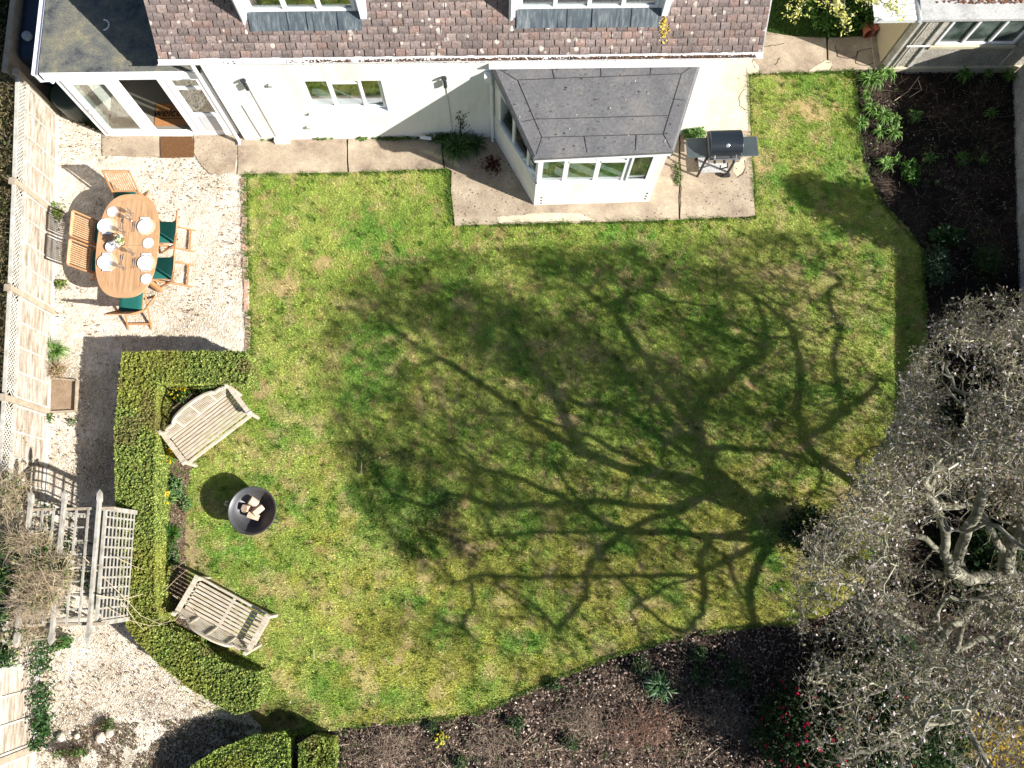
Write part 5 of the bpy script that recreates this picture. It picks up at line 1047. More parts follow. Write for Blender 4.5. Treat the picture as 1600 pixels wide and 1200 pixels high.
# bare rose against the wall
rs = MB(); p0 = P(722, 215, 0)
rs.tube([p0, p0+Vector((-.02, -.02, .35)), p0+Vector((.0, -.01, .7)), p0+Vector((-.04, .0, 1.0))], [.012, .01, .008, .005], 6).tube([p0+Vector((0, -.02, .5)), p0+Vector((.10, 0, .8))], [.006, .004], 5).tube([p0, p0+Vector((.12, -.05, .3)), p0+Vector((.26, -.05, .35))], [.007, .006, .004], 5).tube([p0, p0+Vector((-.15, -.04, .22)), p0+Vector((-.2, -.04, .3))], [.007, .006, .004], 5)
ro = rs.build('rose', mat('dark_stem', [(.03, .03, .02), (.07, .06, .04)], 8, .8), label='thin dark climbing rose on the white wall beside the bay', cat='rose')
q = np.array([tuple(p0+Vector((random.gauss(0, .05)+dx, random.uniform(-.06, 0), z))) for dx, z in [(random.choice((-.04, .02, .07)), random.uniform(.35, 1.05)) for _ in range(110)]])
V, F, c = leaves(q, (.015, .03), palette([(.02, .03, .015), (.05, .035, .03), (.03, .06, .02)], [2, 1, 1], len(q)), 0); npmesh('foliage', V, F, M_leaf, c, parent=ro)
p_ = P(768, 258, .04); q = np.c_[p_.x+RNG.normal(size=160)*.10, p_.y+RNG.normal(size=160)*.09, .05+RNG.random(160)*.04]; V, F, c = leaves(q, (.02, .04), palette([(.10, .03, .02), (.06, .02, .015)], [1, 1], len(q)), 1); npmesh('dead_leaves', V, F, M_leaf, c, label='heap of dark reddish dead leaves on the shaded patio', cat='leaves')
# verge under the blossom tree
bush('ground_cover', 1312, 18, .8, .5, .3, 6000, [(.08, .19, .03), (.14, .27, .05), (.03, .08, .015)], [2, 2, 1], (.02, .04), gaps=.36, label='dense green ground cover plants beneath the blossom tree', cat='ground cover')
q = rnd_in(PX([(1196, -20), (1372, -20), (1366, 60), (1280, 62), (1240, 57), (1189, 55)]), 22000); V, F, c = blades(np.c_[q, np.zeros(len(q))], (.03, .08), .006, palette([(.05, .12, .02), (.09, .18, .03), (.12, .16, .04)], [2, 2, 1], len(q)), 1.2); npmesh('rough_grass', V, F, M_leaf, c, kind='stuff', label='lush rough grass in the verge above the side path', cat='grass')
# blossom tree (overhanging from the top)
bt = MB(); bh = P(1308, -38, 1.9); b0 = Vector((bh.x+.1, bh.y+1.0, 0)); bt.tube([b0, b0+Vector((.05, -.5, .9)), bh], [.07, .055, .04], 8)
tips = []; rr = random.Random(4)
hub = bh
for k in range(26):
    a = rr.uniform(-PI*.98, -.02); L_ = rr.uniform(.5, 1.05); e = hub+Vector((math.cos(a)*L_*1.25, math.sin(a)*L_*1.25, rr.uniform(.0, .7))); mid_ = hub.lerp(e, .5)+Vector((rr.uniform(-.1, .1), rr.uniform(-.1, .1), rr.uniform(-.1, .15))); bt.tube([hub, mid_, e], [.018, .010, .004], 5)
    for j in range(12): t = rr.uniform(.35, 1); q0 = mid_.lerp(e, t); dv = Vector((math.cos(a)+rr.gauss(0, .6), math.sin(a)+rr.gauss(0, .6), rr.gauss(0, .3))).normalized(); e2 = q0+dv*rr.uniform(.08, .25); bt.tube([q0, e2], [.004, .002], 3); tips += [e2, q0]
bto = bt.build('blossom_tree', M_bark, label='small tree with yellow green young leaves beside the side path', cat='tree')
q = np.array([tuple(t) for t in tips]); q = np.repeat(q, 5, 0)+RNG.normal(size=(len(q)*5, 3))*.03; V, F, c = leaves(q, (.018, .038), palette([(.52, .54, .12), (.65, .64, .22), (.7, .68, .42)], [3, 2, 1], len(q)), .6); npmesh('crown', V, F, M_leaf, c, parent=bto)

# ------------------------------------------------------------------ growth along and over the fence, climber on the arbour
def mass(name, boxes, n, cols, wts, size, tw=0, twc=(.4, .33, .22), twl=(.1, .4), dirb=(0, 0, .3), **k):
    """boxes: list of (px,py,z,rx,ry,rz,weight)"""
    wt = np.array([b[6] for b in boxes], float); wt /= wt.sum(); i = RNG.choice(len(boxes), n, p=wt); ctr = np.array([tuple(P(b[0], b[1], b[2])) for b in boxes]); sc = np.array([b[3:6] for b in boxes])
    p = ctr[i]+np.clip(RNG.normal(size=(n, 3)), -1.6, 1.6)*sc[i]*.6; p[:, 2] = np.maximum(p[:, 2], .05); kk = fbm(p[:, 0]*2, p[:, 1]*2, 1.7, 2, 3) > .40; pl = p[kk]
    st = MB(); c0 = Vector(ctr[0]); 
    for b in range(min(6, len(boxes))): q = Vector(ctr[b]); st.tube([(q.x, q.y, 0), (q.x+.05, q.y+.03, q.z*.6), (q.x, q.y, q.z)], [.02, .015, .008], 6)
    root = st.build(name, M_bark, **k); V, F, c = leaves(pl, size, palette(cols, wts, len(pl), var=.35), .5); npmesh('foliage', V, F, M_leaf, c, parent=root)
    if tw:
        i = RNG.choice(len(boxes), tw, p=wt); a = ctr[i]+np.clip(RNG.normal(size=(tw, 3)), -1.5, 1.5)*sc[i]*.6; a[:, 2] = np.maximum(a[:, 2], .05); dv = RNG.normal(size=(tw, 3))+np.array(dirb); sticks('twigs', a, dv, twl, .0035, twc, root, curl=.4)
    return root
mass('overgrown_hedge', [(-12, y, .9, .45, 1.0, .45, 1) for y in range(90, 940, 90)], 23000, [(.10, .11, .03), (.20, .16, .06), (.05, .07, .02), (.28, .22, .1)], [3, 3, 3, 1], (.02, .045), tw=7000, twc=(.42, .33, .2), label='straw and olive coloured overgrown hedge behind the long fence', cat='hedge')
mass('dark_hedge', [(-10, y, 1.0, .4, .8, .4, 1) for y in range(-60, 90, 50)], 9000, [(.02, .04, .01), (.03, .05, .015)], [1, 1], (.03, .06), label='very dark hedge beyond the tall fence at the top corner', cat='hedge')
mass('climber', [(45, 845, 2.0, .30, .12, .12, 1), (70, 895, 2.0, .38, .25, .12, 2.2), (60, 935, 2.0, .3, .25, .15, 1.8), (50, 975, 1.8, .3, .2, .15, 1), (20, 780, 1.8, .18, .4, .2, 1.2)], 3600, [(.34, .26, .16), (.14, .18, .04), (.30, .32, .08), (.06, .12, .03)], [2, 2, 1, 2], (.015, .035), tw=3400, twc=(.46, .37, .25), twl=(.12, .4), label='tan dead looking climber tangled over the top of the arbour', cat='climber')
mass('climber', [(14, 870, 1.9, .2, .35, .2, 1), (20, 945, 1.9, .25, .4, .2, 1.6), (50, 868, 2.0, .22, .12, .1, .8), (85, 885, 2.02, .18, .12, .08, .4), (5, 1010, 1.7, .2, .3, .2, .8)], 9000, [(.03, .075, .02), (.06, .12, .035), (.22, .27, .05), (.015, .035, .01)], [3, 2, 1, 2], (.02, .042), label='dark green climber with yellow tips at the arbour fence side', cat='climber')
mass('ivy', [(68, 1000, .5, .15, .22, .3, 1), (62, 1050, .4, .08, .4, .3, 1), (66, 1100, .3, .08, .4, .25, 1), (70, 1140, .2, .14, .2, .15, 1), (50, 1165, .2, .2, .08, .12, .4)], 2600, [(.03, .09, .02), (.07, .14, .04), (.02, .05, .015)], [2, 1, 1], (.02, .04), label='ivy running down the fence foot at lower left', cat='ivy')
mass('weed', [(108, 1176, .12, .28, .07, .08, 1), (166, 1132, .08, .12, .08, .06, .6)], 600, [(.06, .15, .03), (.1, .2, .04)], [2, 1], (.015, .03), tw=160, twc=(.12, .06, .05), label='green weeds and dark stems round the pale stones', cat='weed')
mass('weed', [(98, 1003, .3, .10, .10, .2, .6), (75, 800, .2, .2, .2, .2, .4), (75, 860, .15, .4, .5, .15, 1.6), (125, 930, .1, .3, .4, .1, .8)], 2600, [(.03, .09, .02), (.07, .15, .03), (.13, .2, .05)], [2, 2, 1], (.02, .04), label='green undergrowth beneath the arbour', cat='weed')
# long bare climber shoots reaching over hedge
sh = MB()
def shoot(pts, r=.006): sh.tube([P(a, b, z) for a, b, z in pts], [r*(1-.6*i/(len(pts)-1)) for i in range(len(pts))], 5)
shoot([(130, 870, 2), (160, 900, 1.8), (195, 935, 1.3), (220, 962, 1.1), (250, 975, 1.0), (275, 968, .95), (285, 955, .9)], .008)
shoot([(150, 930, 2), (190, 937, 1.6), (224, 928, 1.3)], .012); shoot([(165, 948, 1.9), (205, 970, 1.3), (235, 978, 1.0), (262, 975, .9)]); shoot([(190, 940, 1.5), (215, 975, 1.1), (225, 985, .95), (245, 968, .95), (262, 963, .95)])
shoot([(180, 870, 1.7), (210, 885, 1.2), (225, 890, 1.0)]); shoot([(270, 890, .3), (285, 880, .5), (300, 868, .6)], .005); shoot([(255, 925, .9), (275, 905, .7), (292, 890, .5)], .005); shoot([(270, 930, .6), (300, 950, .5), (320, 975, .4), (345, 1000, .4)], .007)
sh.build('climber_shoots', mat('tan_shoot', [(.34, .26, .17), (.5, .42, .3)], 8, .8), label='long bare tan shoots arching from the arbour over the hedge', cat='climber')

# ------------------------------------------------------------------ the magnolia (space colonisation inside a measured crown)
def SH(px, py, z):  # point at height z whose shadow falls on the lawn at px,py
    p = P(px, py, 0); k = z/math.tan(SUN_EL); return Vector((p.x+math.cos(SUN_AZ)*k, p.y-math.sin(SUN_AZ)*k, z))
nodes = []; par = []
def path(pts, start=None, step=.14):
    """adds a limb; pts are Vectors; start = index of node to grow from. returns indices"""
    idx = []; cur = start
    if cur is None: nodes.append(pts[0]); par.append(-1); cur = len(nodes)-1; pts = pts[1:]
    idx.append(cur); prev = nodes[cur].copy()
    for p in pts:
        n = max(1, int((p-prev).length/step))
        for k in range(1, n+1):
            q = prev.lerp(p, k/n)+Vector((random.gauss(0, .014), random.gauss(0, .014), random.gauss(0, .010))); nodes.append(q); par.append(cur); cur = len(nodes)-1; idx.append(cur)
        prev = p
    return idx
def near(v): return min(range(len(nodes)), key=lambda i: (nodes[i]-v).length)
hub = SH(1238, 838, 2.0); base = hub+Vector((.30, -.1, -2.0))
tr0 = path([base, base+Vector((-.08, .0, .8)), hub])
h_ = tr0[-1]; tmid = tr0[len(tr0)//2]
A = path([SH(1180, 802, 2.25), SH(1122, 764, 2.5)], h_); a_ = A[-1]
A1 = path([SH(1050, 745, 2.8), SH(985, 735, 3.05), SH(905, 705, 3.4), SH(850, 672, 3.7), SH(770, 610, 4.2), SH(690, 560, 4.6)], a_)
path([SH(880, 640, 3.7), SH(850, 590, 4.0), SH(790, 500, 4.4)], near(SH(905, 705, 3.4)))
A2 = path([SH(1098, 710, 2.7), SH(1085, 665, 2.9), SH(1050, 620, 3.2), SH(1010, 560, 3.5), SH(960, 490, 3.8), SH(900, 440, 4.2)], a_)
path([SH(1075, 690, 2.8), SH(1068, 740, 2.7), SH(1080, 765, 2.6)], near(SH(1085, 665, 2.9)))
path([SH(1100, 620, 3.1), SH(1150, 580, 3.3), SH(1190, 555, 3.4), SH(1198, 515, 3.5), SH(1180, 470, 3.7)], near(SH(1087, 665, 2.9)))
path([SH(1120, 700, 2.9), SH(1160, 700, 2.9), SH(1250, 712, 2.8)], near(SH(1098, 710, 2.7)))
path([SH(1060, 795, 2.6), SH(1010, 815, 2.8), SH(960, 840, 3.0), SH(920, 880, 3.3), SH(915, 930, 3.5), SH(870, 985, 3.8)], near(SH(1122, 764, 2.5)))
path([SH(1000, 790, 2.9), SH(930, 780, 3.2), SH(860, 790, 3.5), SH(780, 790, 3.9), SH(700, 770, 4.3)], near(SH(1060, 795, 2.6)))
path([SH(1170, 830, 2.4), SH(1110, 840, 2.6), SH(1090, 880, 2.8), SH(1105, 930, 3.0), SH(1080, 980, 3.2), SH(1000, 1030, 3.5)], near(SH(1200, 815, 2.2)))
path([SH(1190, 870, 2.4), SH(1170, 920, 2.7), SH(1180, 980, 2.9), SH(1120, 1060, 3.2)], near(SH(1220, 828, 2.1)))
# second stem, casting the forked shadow right of centre
B = path([SH(1462, 832, .9), SH(1400, 792, 1.3), SH(1345, 762, 1.7), SH(1295, 728, 2.0), SH(1256, 692, 2.3)], tr0[2])
path([SH(1246, 640, 2.5), SH(1252, 580, 2.7), SH(1240, 520, 2.9), SH(1205, 480, 3.1), SH(1150, 450, 3.4)], B[-1])
path([SH(1285, 670, 2.3), SH(1315, 645, 2.5), SH(1350, 620, 2.7), SH(1390, 580, 3.0)], B[-1])
path([SH(1312, 600, 2.7), SH(1303, 555, 2.9), SH(1312, 520, 3.0), SH(1290, 460, 3.2)], near(SH(1315, 645, 2.5)))
path([SH(1340, 720, 1.9), SH(1358, 702, 2.2), SH(1400, 688, 2.5)], near(SH(1345, 762, 1.7)))
# limbs seen directly
path([P(1560, 928, 2.2), P(1525, 915, 2.4), P(1492, 896, 2.6), P(1455, 893, 2.8)], h_)
path([P(1500, 880, 2.8), P(1470, 862, 3.0), P(1445, 845, 3.1), P(1405, 825, 3.3), P(1370, 820, 3.5)], near(P(1525, 915, 2.4)))
path([P(1578, 880, 2.5), P(1560, 850, 2.8), P(1540, 812, 3.1), P(1512, 788, 3.3), P(1475, 792, 3.4), P(1462, 772, 3.6), P(1440, 700, 3.9)], h_)
path([P(1595, 830, 3.0), P(1597, 760, 3.3), P(1575, 700, 3.6), P(1540, 620, 3.9)], near(P(1578, 880, 2.5)))
path([P(1583, 990, 2.2), P(1578, 1030, 2.4), P(1565, 1085, 2.6), P(1540, 1130, 2.8), P(1526, 1195, 3.0)], h_)
path([P(1500, 1120, 3.0), P(1430, 1142, 3.2), P(1385, 1165, 3.4), P(1330, 1180, 3.6)], near(P(1565, 1085, 2.6)))
path([P(1530, 1000, 2.6), P(1480, 1020, 2.9), P(1462, 1010, 3.1), P(1440, 985, 3.3), P(1400, 960, 3.5), P(1340, 950, 3.7)], near(P(1583, 965, 2.2)))
path([P(1464, 960, 3.4), P(1480, 930, 3.6)], near(P(1462, 1010, 3.1)))
path([P(1430, 1060, 3.3), P(1370, 1080, 3.5), P(1300, 1110, 3.6)], near(P(1480, 1020, 2.9)))
NPATH = len(nodes)
# crown envelope: what the camera sees and where its shade falls
VIS = [(1482, 468), (1540, 460), (1600, 455), (2100, 380), (2150, 1500), (1290, 1500), (1255, 1180), (1262, 1080), (1245, 1000), (1232, 900), (1245, 850), (1300, 800), (1340, 770), (1330, 740), (1385, 690), (1410, 600), (1442, 505)]
SHD = [(480, 560), (560, 420), (700, 385), (900, 385), (1100, 370), (1280, 350), (1420, 380), (1460, 480), (1600, 620), (1650, 1000), (1400, 1300), (900, 1250), (560, 1130), (430, 1060), (560, 980), (800, 860), (640, 900), (540, 760)]
NA = 25000; cand = np.empty((0, 3))
while len(cand) < NA:
    q = np.c_[RNG.uniform(1.5, 14, 60000), RNG.uniform(-6, 6.5, 60000), 1.9+4.3*RNG.random(60000)**.75]
    ix, iy = IMG(q); k_ = q[:, 2]/math.tan(SUN_EL); gx = q[:, 0]-math.cos(SUN_AZ)*k_; gy = q[:, 1]+math.sin(SUN_AZ)*k_; sx_, sy_ = IMG(np.c_[gx, gy, np.zeros(len(q))])
    ok = inpoly(ix, iy, VIS) & inpoly(sx_, sy_, SHD) & (q[:, 0] < 11.5) & (q[:, 1] > -4.4)
    ok &= vnoise(q[:, 0]*1.2+q[:, 2]*.8, q[:, 1]*1.2+q[:, 2]*.5, 1.5, 3)*.6+vnoise(q[:, 0]+q[:, 2], q[:, 1], 3.4, 5)*.4 > .44
    ok &= ~((ix < 1400) & (iy > 600) & (RNG.random(len(q)) < .45)); ok &= ~(((ix > 1720) | (iy > 1260)) & (RNG.random(len(q)) < .6)); ok &= ~((q[:, 2] < 3.3) & (RNG.random(len(q)) < .5)); ok &= ~((iy > 900) & (RNG.random(len(q)) < .72)); ok &= ~((ix > 1420) & (vnoise(q[:, 0]+9, q[:, 1], 1.6, 6) < .42)); cand = np.concatenate([cand, q[ok]])
cand = cand[:NA]
def colonise(att, DI, DK, STP, iters, cap, jit, CURL=.3):
    alive = [Vector(c) for c in att]
    for it in range(iters):
        kd = kdtree.KDTree(len(nodes)); [kd.insert(n, i) for i, n in enumerate(nodes)]; kd.balance(); pull = {}; nxt = []
        for a in alive:
            co_, i, d = kd.find(a)
            if d < DK: continue
            nxt.append(a)
            if d < DI: pull.setdefault(i, Vector()); pull[i] += (a-co_)/d
        alive = nxt
        if not pull: break
        for i, v in pull.items():
            if v.length < .05: continue
            d = v.normalized()+Vector((random.gauss(0, jit), random.gauss(0, jit), random.gauss(0, jit*.7))); n_ = nodes[i]; d += Vector((math.sin(4.1*n_.y+3*n_.z), math.sin(3.7*n_.x+2.3*n_.z+1), .6*math.sin(3.3*n_.x+4*n_.y)))*CURL; nodes.append(n_+d.normalized()*STP); par.append(i)
        if len(nodes) > cap: break
colonise(cand[RNG.permutation(NA)[:650]], 9, .42, .15, 70, 9000, .42, .75)
NMID = len(nodes)
colonise(cand[RNG.permutation(NA)[:6000]], .8, .20, .10, 30, 26000, .45)
colonise(cand, .5, .10, .075, 22, 62000, .5)
print('MAGNOLIA nodes', NMID, len(nodes))
N_ = len(nodes); rad = np.zeros(N_); kids = np.zeros(N_, int); EXP = 2.4
for i in range(N_-1, 0, -1):
    if kids[i] == 0: rad[i] = .0036**EXP
    if par[i] >= 0: rad[par[i]] += rad[i]; kids[par[i]] += 1
rad = rad**(1/EXP); rad[:NPATH] *= 1.12; nd = np.array([tuple(n) for n in nodes]); pr = np.array(par)
mag_root = empty('magnolia_tree', (nd[0][0], nd[0][1], 0), label='large leafless pale barked magnolia tree covered in pink white buds', cat='tree')
def edges_mesh(name, sel, sides, m, cf):
    i = sel; a = nd[pr[i]]; b = nd[i]; ra = np.minimum(rad[pr[i]], rad[i]*1.6+.002); rb = rad[i]; d = b-a; d /= np.linalg.norm(d, axis=1)[:, None]+1e-9; t = np.cross(d, [.31, .17, .93]); t /= np.linalg.norm(t, axis=1)[:, None]+1e-9; u = np.cross(d, t); V = []
    for p, r_ in ((a, ra), (b+d*.01, rb)):
        for k in range(sides): an = 2*PI*k/sides; V.append(p+(t*math.cos(an)+u*math.sin(an))*r_[:, None])
    V = np.stack(V, 1); base_ = np.arange(len(i))[:, None]*2*sides; F = np.concatenate([base_+np.array([[k, (k+1) % sides, sides+(k+1) % sides, sides+k]]) for k in range(sides)])
    o = npmesh(name, V.reshape(-1, 3), F, m, np.repeat(cf(len(i)), 2*sides, 0), parent=mag_root); o.matrix_parent_inverse = Matrix.Translation(-mag_root.location); return o
allb = np.arange(1, N_); big = allb[rad[1:] > .022]; small = allb[rad[1:] <= .022]
edges_mesh('trunk', big, 8, M_bark, lambda n: np.full((n, 3), .3))
TW = lambda n: palette([(.28, .265, .185), (.15, .135, .09), (.42, .40, .30)], [3, 3, 1.6], n, var=.25)
edges_mesh('branches', small, 4, M_twig, TW)
fine = allb[rad[1:] < .012]; src = np.repeat(fine, 2); src = src[RNG.random(len(src)) < .9]; src = RNG.permutation(src)[:38000]; mag_root['twig_count'] = len(src)
a0 = nd[src]; dv = nd[src]-nd[pr[src]]; dv /= np.linalg.norm(dv, axis=1)[:, None]+1e-9; dv = dv+RNG.normal(size=dv.shape)*.75+np.array([0, 0, .25])
o, tip = sticks('twigs', a0, dv, (.07, .24), .0030, (.27, .245, .165), mag_root, curl=.35); o.matrix_parent_inverse = Matrix.Translation(-mag_root.location)
tip = np.concatenate([tip[RNG.random(len(tip)) < .55], nd[small[kids[small] == 0]]])
V, F, c = leaves(np.repeat(tip, 2, 0)+RNG.normal(size=(len(tip)*2, 3))*.010, (.010, .030), palette([(.52, .44, .43), (.72, .65, .66), (.26, .20, .14), (.24, .25, .11)], [3, 1.6, 4, 3], len(tip)*2, var=.15), .8, asp=.6)
o = npmesh('blossom', V, F, M_petal, c, parent=mag_root, kind='stuff'); o.matrix_parent_inverse = Matrix.Translation(-mag_root.location)
# conifer beyond the garden wall, whose shade falls across the bed and lawn corner
cx_ = SH(1345, 330, 2.6)
m = MB(); m.tube([(cx_.x, cx_.y, 0), (cx_.x, cx_.y, 3.4)], [.12, .03], 8)
ct = m.build('conifer', M_bark, label='dense dark conifer standing beyond the garden wall', cat='tree')
n = 9000; z = .5+3.0*RNG.random(n); a = RNG.random(n)*2*PI; rr_ = (.62*(1-((z-1.9)/1.75)**2).clip(0)**.5)*(.45+.95*vnoise(np.cos(a)*2+4, z*2+np.sin(a), 1.9, 2))*RNG.random(n)**.45
V, F, c = leaves(np.c_[cx_.x+rr_*np.cos(a), cx_.y+rr_*np.sin(a), z], (.03, .07), palette([(.02, .05, .02), (.04, .08, .03)], [1, 1], n), .2); npmesh('crown', V, F, M_leaf, c, parent=ct)
# fallen twigs on lawn and beds
def twig(pts, lab, r=.006):
    return MB().tube([P(a, b, .05) for a, b in pts], r, 5).build('fallen_twig', mat('dead_twig', [(.4, .32, .22), (.55, .47, .36)], 9, .8) if 'dead_twig' not in bpy.data.materials else bpy.data.materials['dead_twig'], label=lab, cat='twig')
for pts, lab in [([(600, 1029), (608, 1034), (616, 1039)], 'short straight twig on the lower lawn'), ([(622, 1056), (635, 1048)], 'twig near the mossy hole on the lower lawn'), ([(490, 1015), (491, 1030)], 'short upright twig right of the lower bench'), ([(565, 722), (564, 742)], 'pale twig in the dark grass patch'), ([(1421, 152), (1440, 140), (1435, 125)], 'dry stem at the top of the dark bed'), ([(1398, 157), (1420, 142), (1436, 120)], 'longer bent dry stem at the top of the dark bed'), ([(1100, 1187), (1130, 1163)], 'straight pale twig low in the bottom bed'), ([(815, 1164), (833, 1148)], 'forked twig in the bottom bed'), ([(855, 1173), (875, 1170), (885, 1162)], 'curved twig in the bottom bed'), ([(690, 1190), (715, 1215)], 'thick pale twig at the bottom edge'), ([(738, 1130), (760, 1140)], 'twig on the bed near the lawn edge'), ([(520, 1165), (545, 1163)], 'horizontal twig beside the small hedge clump')]: twig(pts, lab)

# grass creeping over paving edges, and twig litter in the beds
def edge_grass(pts, n, wid, lab, h=(.04, .11)):
    pp = PX(pts); L_ = [(b-a).length for a, b in zip(pp, pp[1:])]; tot = sum(L_); out = []
    for (a, b), l in zip(zip(pp, pp[1:]), L_):
        m_ = int(n*l/tot); t = RNG.random(m_); out.append(np.array([tuple(a.lerp(b, x)) for x in t]).reshape(-1, 3)+np.c_[RNG.normal(size=(m_, 2))*wid, np.zeros(m_)])
    q = np.concatenate(out); q = q[fbm(q[:, 0], q[:, 1], 3.5, 5, 3) > .40]; V, F, c = blades(q, h, .006, palette([(.12, .21, .035), (.20, .28, .06), (.07, .14, .02)], [3, 2, 2], len(q)), 1.3)
    return npmesh('edge_grass', V, F, M_leaf, c, kind='stuff', label=lab, cat='grass')
edge_grass([(382, 273), (540, 272), (700, 266), (708, 353), (960, 348), (1180, 340), (1167, 118), (1335, 112)], 9000, .022, 'longer grass creeping over the edges of the concrete paving')
edge_grass([(383, 276), (392, 556)], 2500, .035, 'grass blades growing through the brick edging')
edge_grass([(1335, 112), (1343, 222), (1373, 312), (1441, 392), (1448, 560)], 3000, .02, 'shaggy grass lip along the right hand bed', (.03, .07))
edge_grass([(505, 1142), (590, 1132), (705, 1122), (750, 1113), (800, 1092), (875, 1058), (955, 1026), (1045, 1000), (1150, 981), (1240, 974)], 4500, .02, 'shaggy grass lip along the bottom bed', (.03, .07))
edge_grass([(543, 200), (545, 270)], 160, .02, 'weeds in the joint between two path slabs', (.02, .05))
q = rnd_in(PX([(560, 1150), (860, 1100), (1080, 1010), (1240, 985), (1400, 960), (1420, 1230), (520, 1230)]), 1500); q = q[fbm(q[:, 0], q[:, 1], 1.3, 1, 3) > .44]
a = np.c_[q, np.full(len(q), .03)]; dv = RNG.normal(size=a.shape)*np.array([1, 1, .22]); dv[:, 2] = np.abs(dv[:, 2])
o, _t = sticks('twig_litter', a, dv, (.12, .45), .0035, (.30, .235, .17), None, curl=.3); tag(o, 'thin dry twigs and stems littering the bottom bed', 'twigs', kind='stuff')
q = rnd_in(PX([(1350, 130), (1570, 130), (1575, 440), (1460, 440), (1380, 310)]), 420); a = np.c_[q, np.full(len(q), .03)]; dv = RNG.normal(size=a.shape)*np.array([1, 1, .2]); dv[:, 2] = np.abs(dv[:, 2])
o, _t = sticks('twig_litter', a, dv, (.08, .35), .003, (.26, .2, .14), None, curl=.35); tag(o, 'dry stems lying about the dark right hand bed', 'twigs', kind='stuff')
# coarse dark tufts in the old pond shaped patch on the lawn
q = rnd_in(PX([(545, 690), (640, 700), (690, 760), (705, 860), (640, 880), (590, 840), (560, 770)]), 7000); q = q[fbm(q[:, 0], q[:, 1], 4.2, 3) > .52]
V, F, c = blades(np.c_[q, np.zeros(len(q))], (.03, .07), .006, palette([(.06, .15, .02), (.09, .19, .03), (.04, .09, .015)], [3, 2, 1], len(q)), 1.0); npmesh('coarse_grass', V, F, M_leaf, c, kind='stuff', label='darker coarse tufted grass patch in the lawn right of the fire bowl', cat='grass')

# stray shoots and twigs on the clipped hedge
q = rnd_in([tuple(P(a, b, .8))[:2] for a, b in H1], 900); a = np.c_[q, np.full(len(q), .76)]; dv = RNG.normal(size=a.shape)*np.array([.7, .7, .4]); dv[:, 2] = np.abs(dv[:, 2])+.4
hd_ = [o for o in bpy.data.objects if o.name == 'box_hedge'][0]
o, _t = sticks('stray_shoots', a, dv, (.04, .13), .0025, (.30, .27, .12), hd_, curl=.3)
# wind blown leaves and crumbs on the paving and lawn
q = rnd_in(PX([(165, 210), (540, 215), (690, 230), (710, 350), (1178, 336), (1165, 120), (1100, 120), (1080, 330), (840, 335), (770, 215)]), 520)
V, F, c = shards(np.c_[q, np.full(len(q), .036)], (.006, .022), lambda X, Y: palette([(.12, .07, .04), (.05, .035, .02), (.5, .45, .38)], [2, 2, 1], len(X)), tilt=.8, aspect=(.3, .7)); npmesh('leaf_crumbs', V, F, M_col, c, kind='stuff', label='scattered leaf crumbs and grit on the concrete paving', cat='debris')
q = rnd_in(LAWN, 1300); V, F, c = shards(np.c_[q, np.full(len(q), .035)], (.010, .028), lambda X, Y: palette([(.20, .12, .07), (.32, .22, .13), (.10, .06, .04)], [2, 2, 1], len(X)), tilt=1., aspect=(.3, .6)); npmesh('dead_leaves', V, F, M_col, c, kind='stuff', label='small dead brown leaves lying across the lawn', cat='leaves')

# tufts of longer grass, low weeds and tangled stems that break up lawn and beds
q = rnd_in(LAWN, 2600); q = q[fbm(q[:, 0], q[:, 1], 1.8, 5) > .40]; cc = lawncol(q[:, 0], q[:, 1])*(.6+.9*RNG.random((len(q), 1)))*np.array([.9, 1.15, .9])
n_ = 22; p = np.repeat(q, n_, 0)+RNG.normal(size=(len(q)*n_, 2))*.022; V, F, c = blades(np.c_[p, np.zeros(len(p))], (.04, .085), .006, np.repeat(cc, n_, 0)*1.2*(.7+.6*RNG.random((len(p), 1))), 1.1)
npmesh('grass_tufts', V, F, M_leaf, c, kind='stuff', label='slightly longer grass tufts standing out all over the lawn', cat='grass')
q = rnd_in(BEDR, 2600); q = q[(q[:, 0] < 10.6) & (q[:, 1] > -3.5) & (fbm(q[:, 0], q[:, 1], 1.6, 4) > .50)]; p = np.repeat(q, 7, 0)+RNG.normal(size=(len(q)*7, 2))*.03
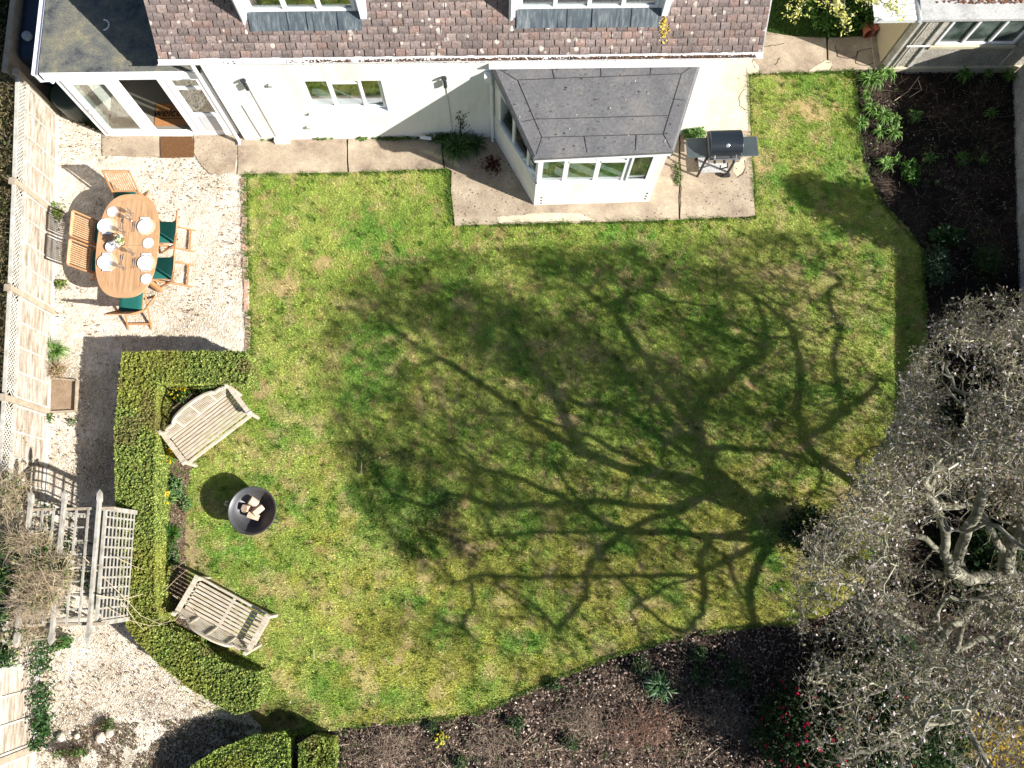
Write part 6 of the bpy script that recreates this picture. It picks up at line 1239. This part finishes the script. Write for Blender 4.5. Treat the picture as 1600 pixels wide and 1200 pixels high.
V, F, c = leaves(np.c_[p, .02+.05*RNG.random(len(p))], (.010, .022), palette([(.08, .15, .04), (.13, .20, .06), (.05, .09, .03)], [2, 1, 2], len(p)), 1.2); npmesh('seedlings', V, F, M_leaf, c, kind='stuff', label='tiny green seedlings dotted over the flower bed soil', cat='weeds')
for px, py, rx, lab in [(600, 1170, .5, 'tangle of dead stems just right of the small hedge clump'), (765, 1165, .55, 'tangle of dead stems right of the yellow primrose'), (905, 1125, .5, 'tangle of dead stems in the sunny middle of the bottom bed'), (1010, 1140, .55, 'reddish tangle of dead stems below the strap leaved clump'), (1120, 1120, .5, 'half shaded tangle of stems left of the crimson shrub')]:
    c_ = P(px, py, .05); n_ = 260; a = np.c_[c_.x+RNG.normal(size=n_)*rx*.5, c_.y+RNG.normal(size=n_)*rx*.35, .02+.12*RNG.random(n_)]; dv = RNG.normal(size=a.shape)*np.array([1, 1, .4]); dv[:, 2] = np.abs(dv[:, 2])
    o, _t = sticks('dead_stems', a, dv, (.10, .40), .0035, (.32, .25, .19) if px != 1010 else (.34, .19, .14), None, curl=.4); tag(o, lab, 'dead stems', 'tangles of dead stems in the bottom bed', 'stuff')
q = rnd_in(top, 260); V, F, c = shards(np.c_[q, 2.148+.31*np.clip((q[:, 1]-6.75)/(WY-6.75), 0, 1)], (.006, .018), lambda X, Y: palette([(.03, .025, .02), (.55, .52, .48), (.12, .09, .06)], [2, 1, 2], len(X)), tilt=.5); npmesh('roof_debris', V, F, M_col, c, kind='stuff', label='leaf crumbs and bird droppings on the flat bay roof', cat='debris')

# brown litter and dirt gathered on the lower end of the gravel
q = rnd_in(PX([(75, 1135), (210, 1130), (340, 1120), (420, 1140), (300, 1230), (60, 1230)]), 9000); q = q[fbm(q[:, 0], q[:, 1], 2.2, 4, 3) > .43]
V, F, c = shards(np.c_[q, np.full(len(q), .03)], (.008, .026), lambda X, Y: palette([(.12, .08, .05), (.22, .16, .10), (.06, .045, .03), (.08, .10, .04)], [3, 2, 3, 1], len(X)), aspect=(.25, .8), tilt=.8); npmesh('path_litter', V, F, M_col, c, kind='stuff', label='brown leaf litter and soil gathered at the lower end of the gravel', cat='leaf litter')
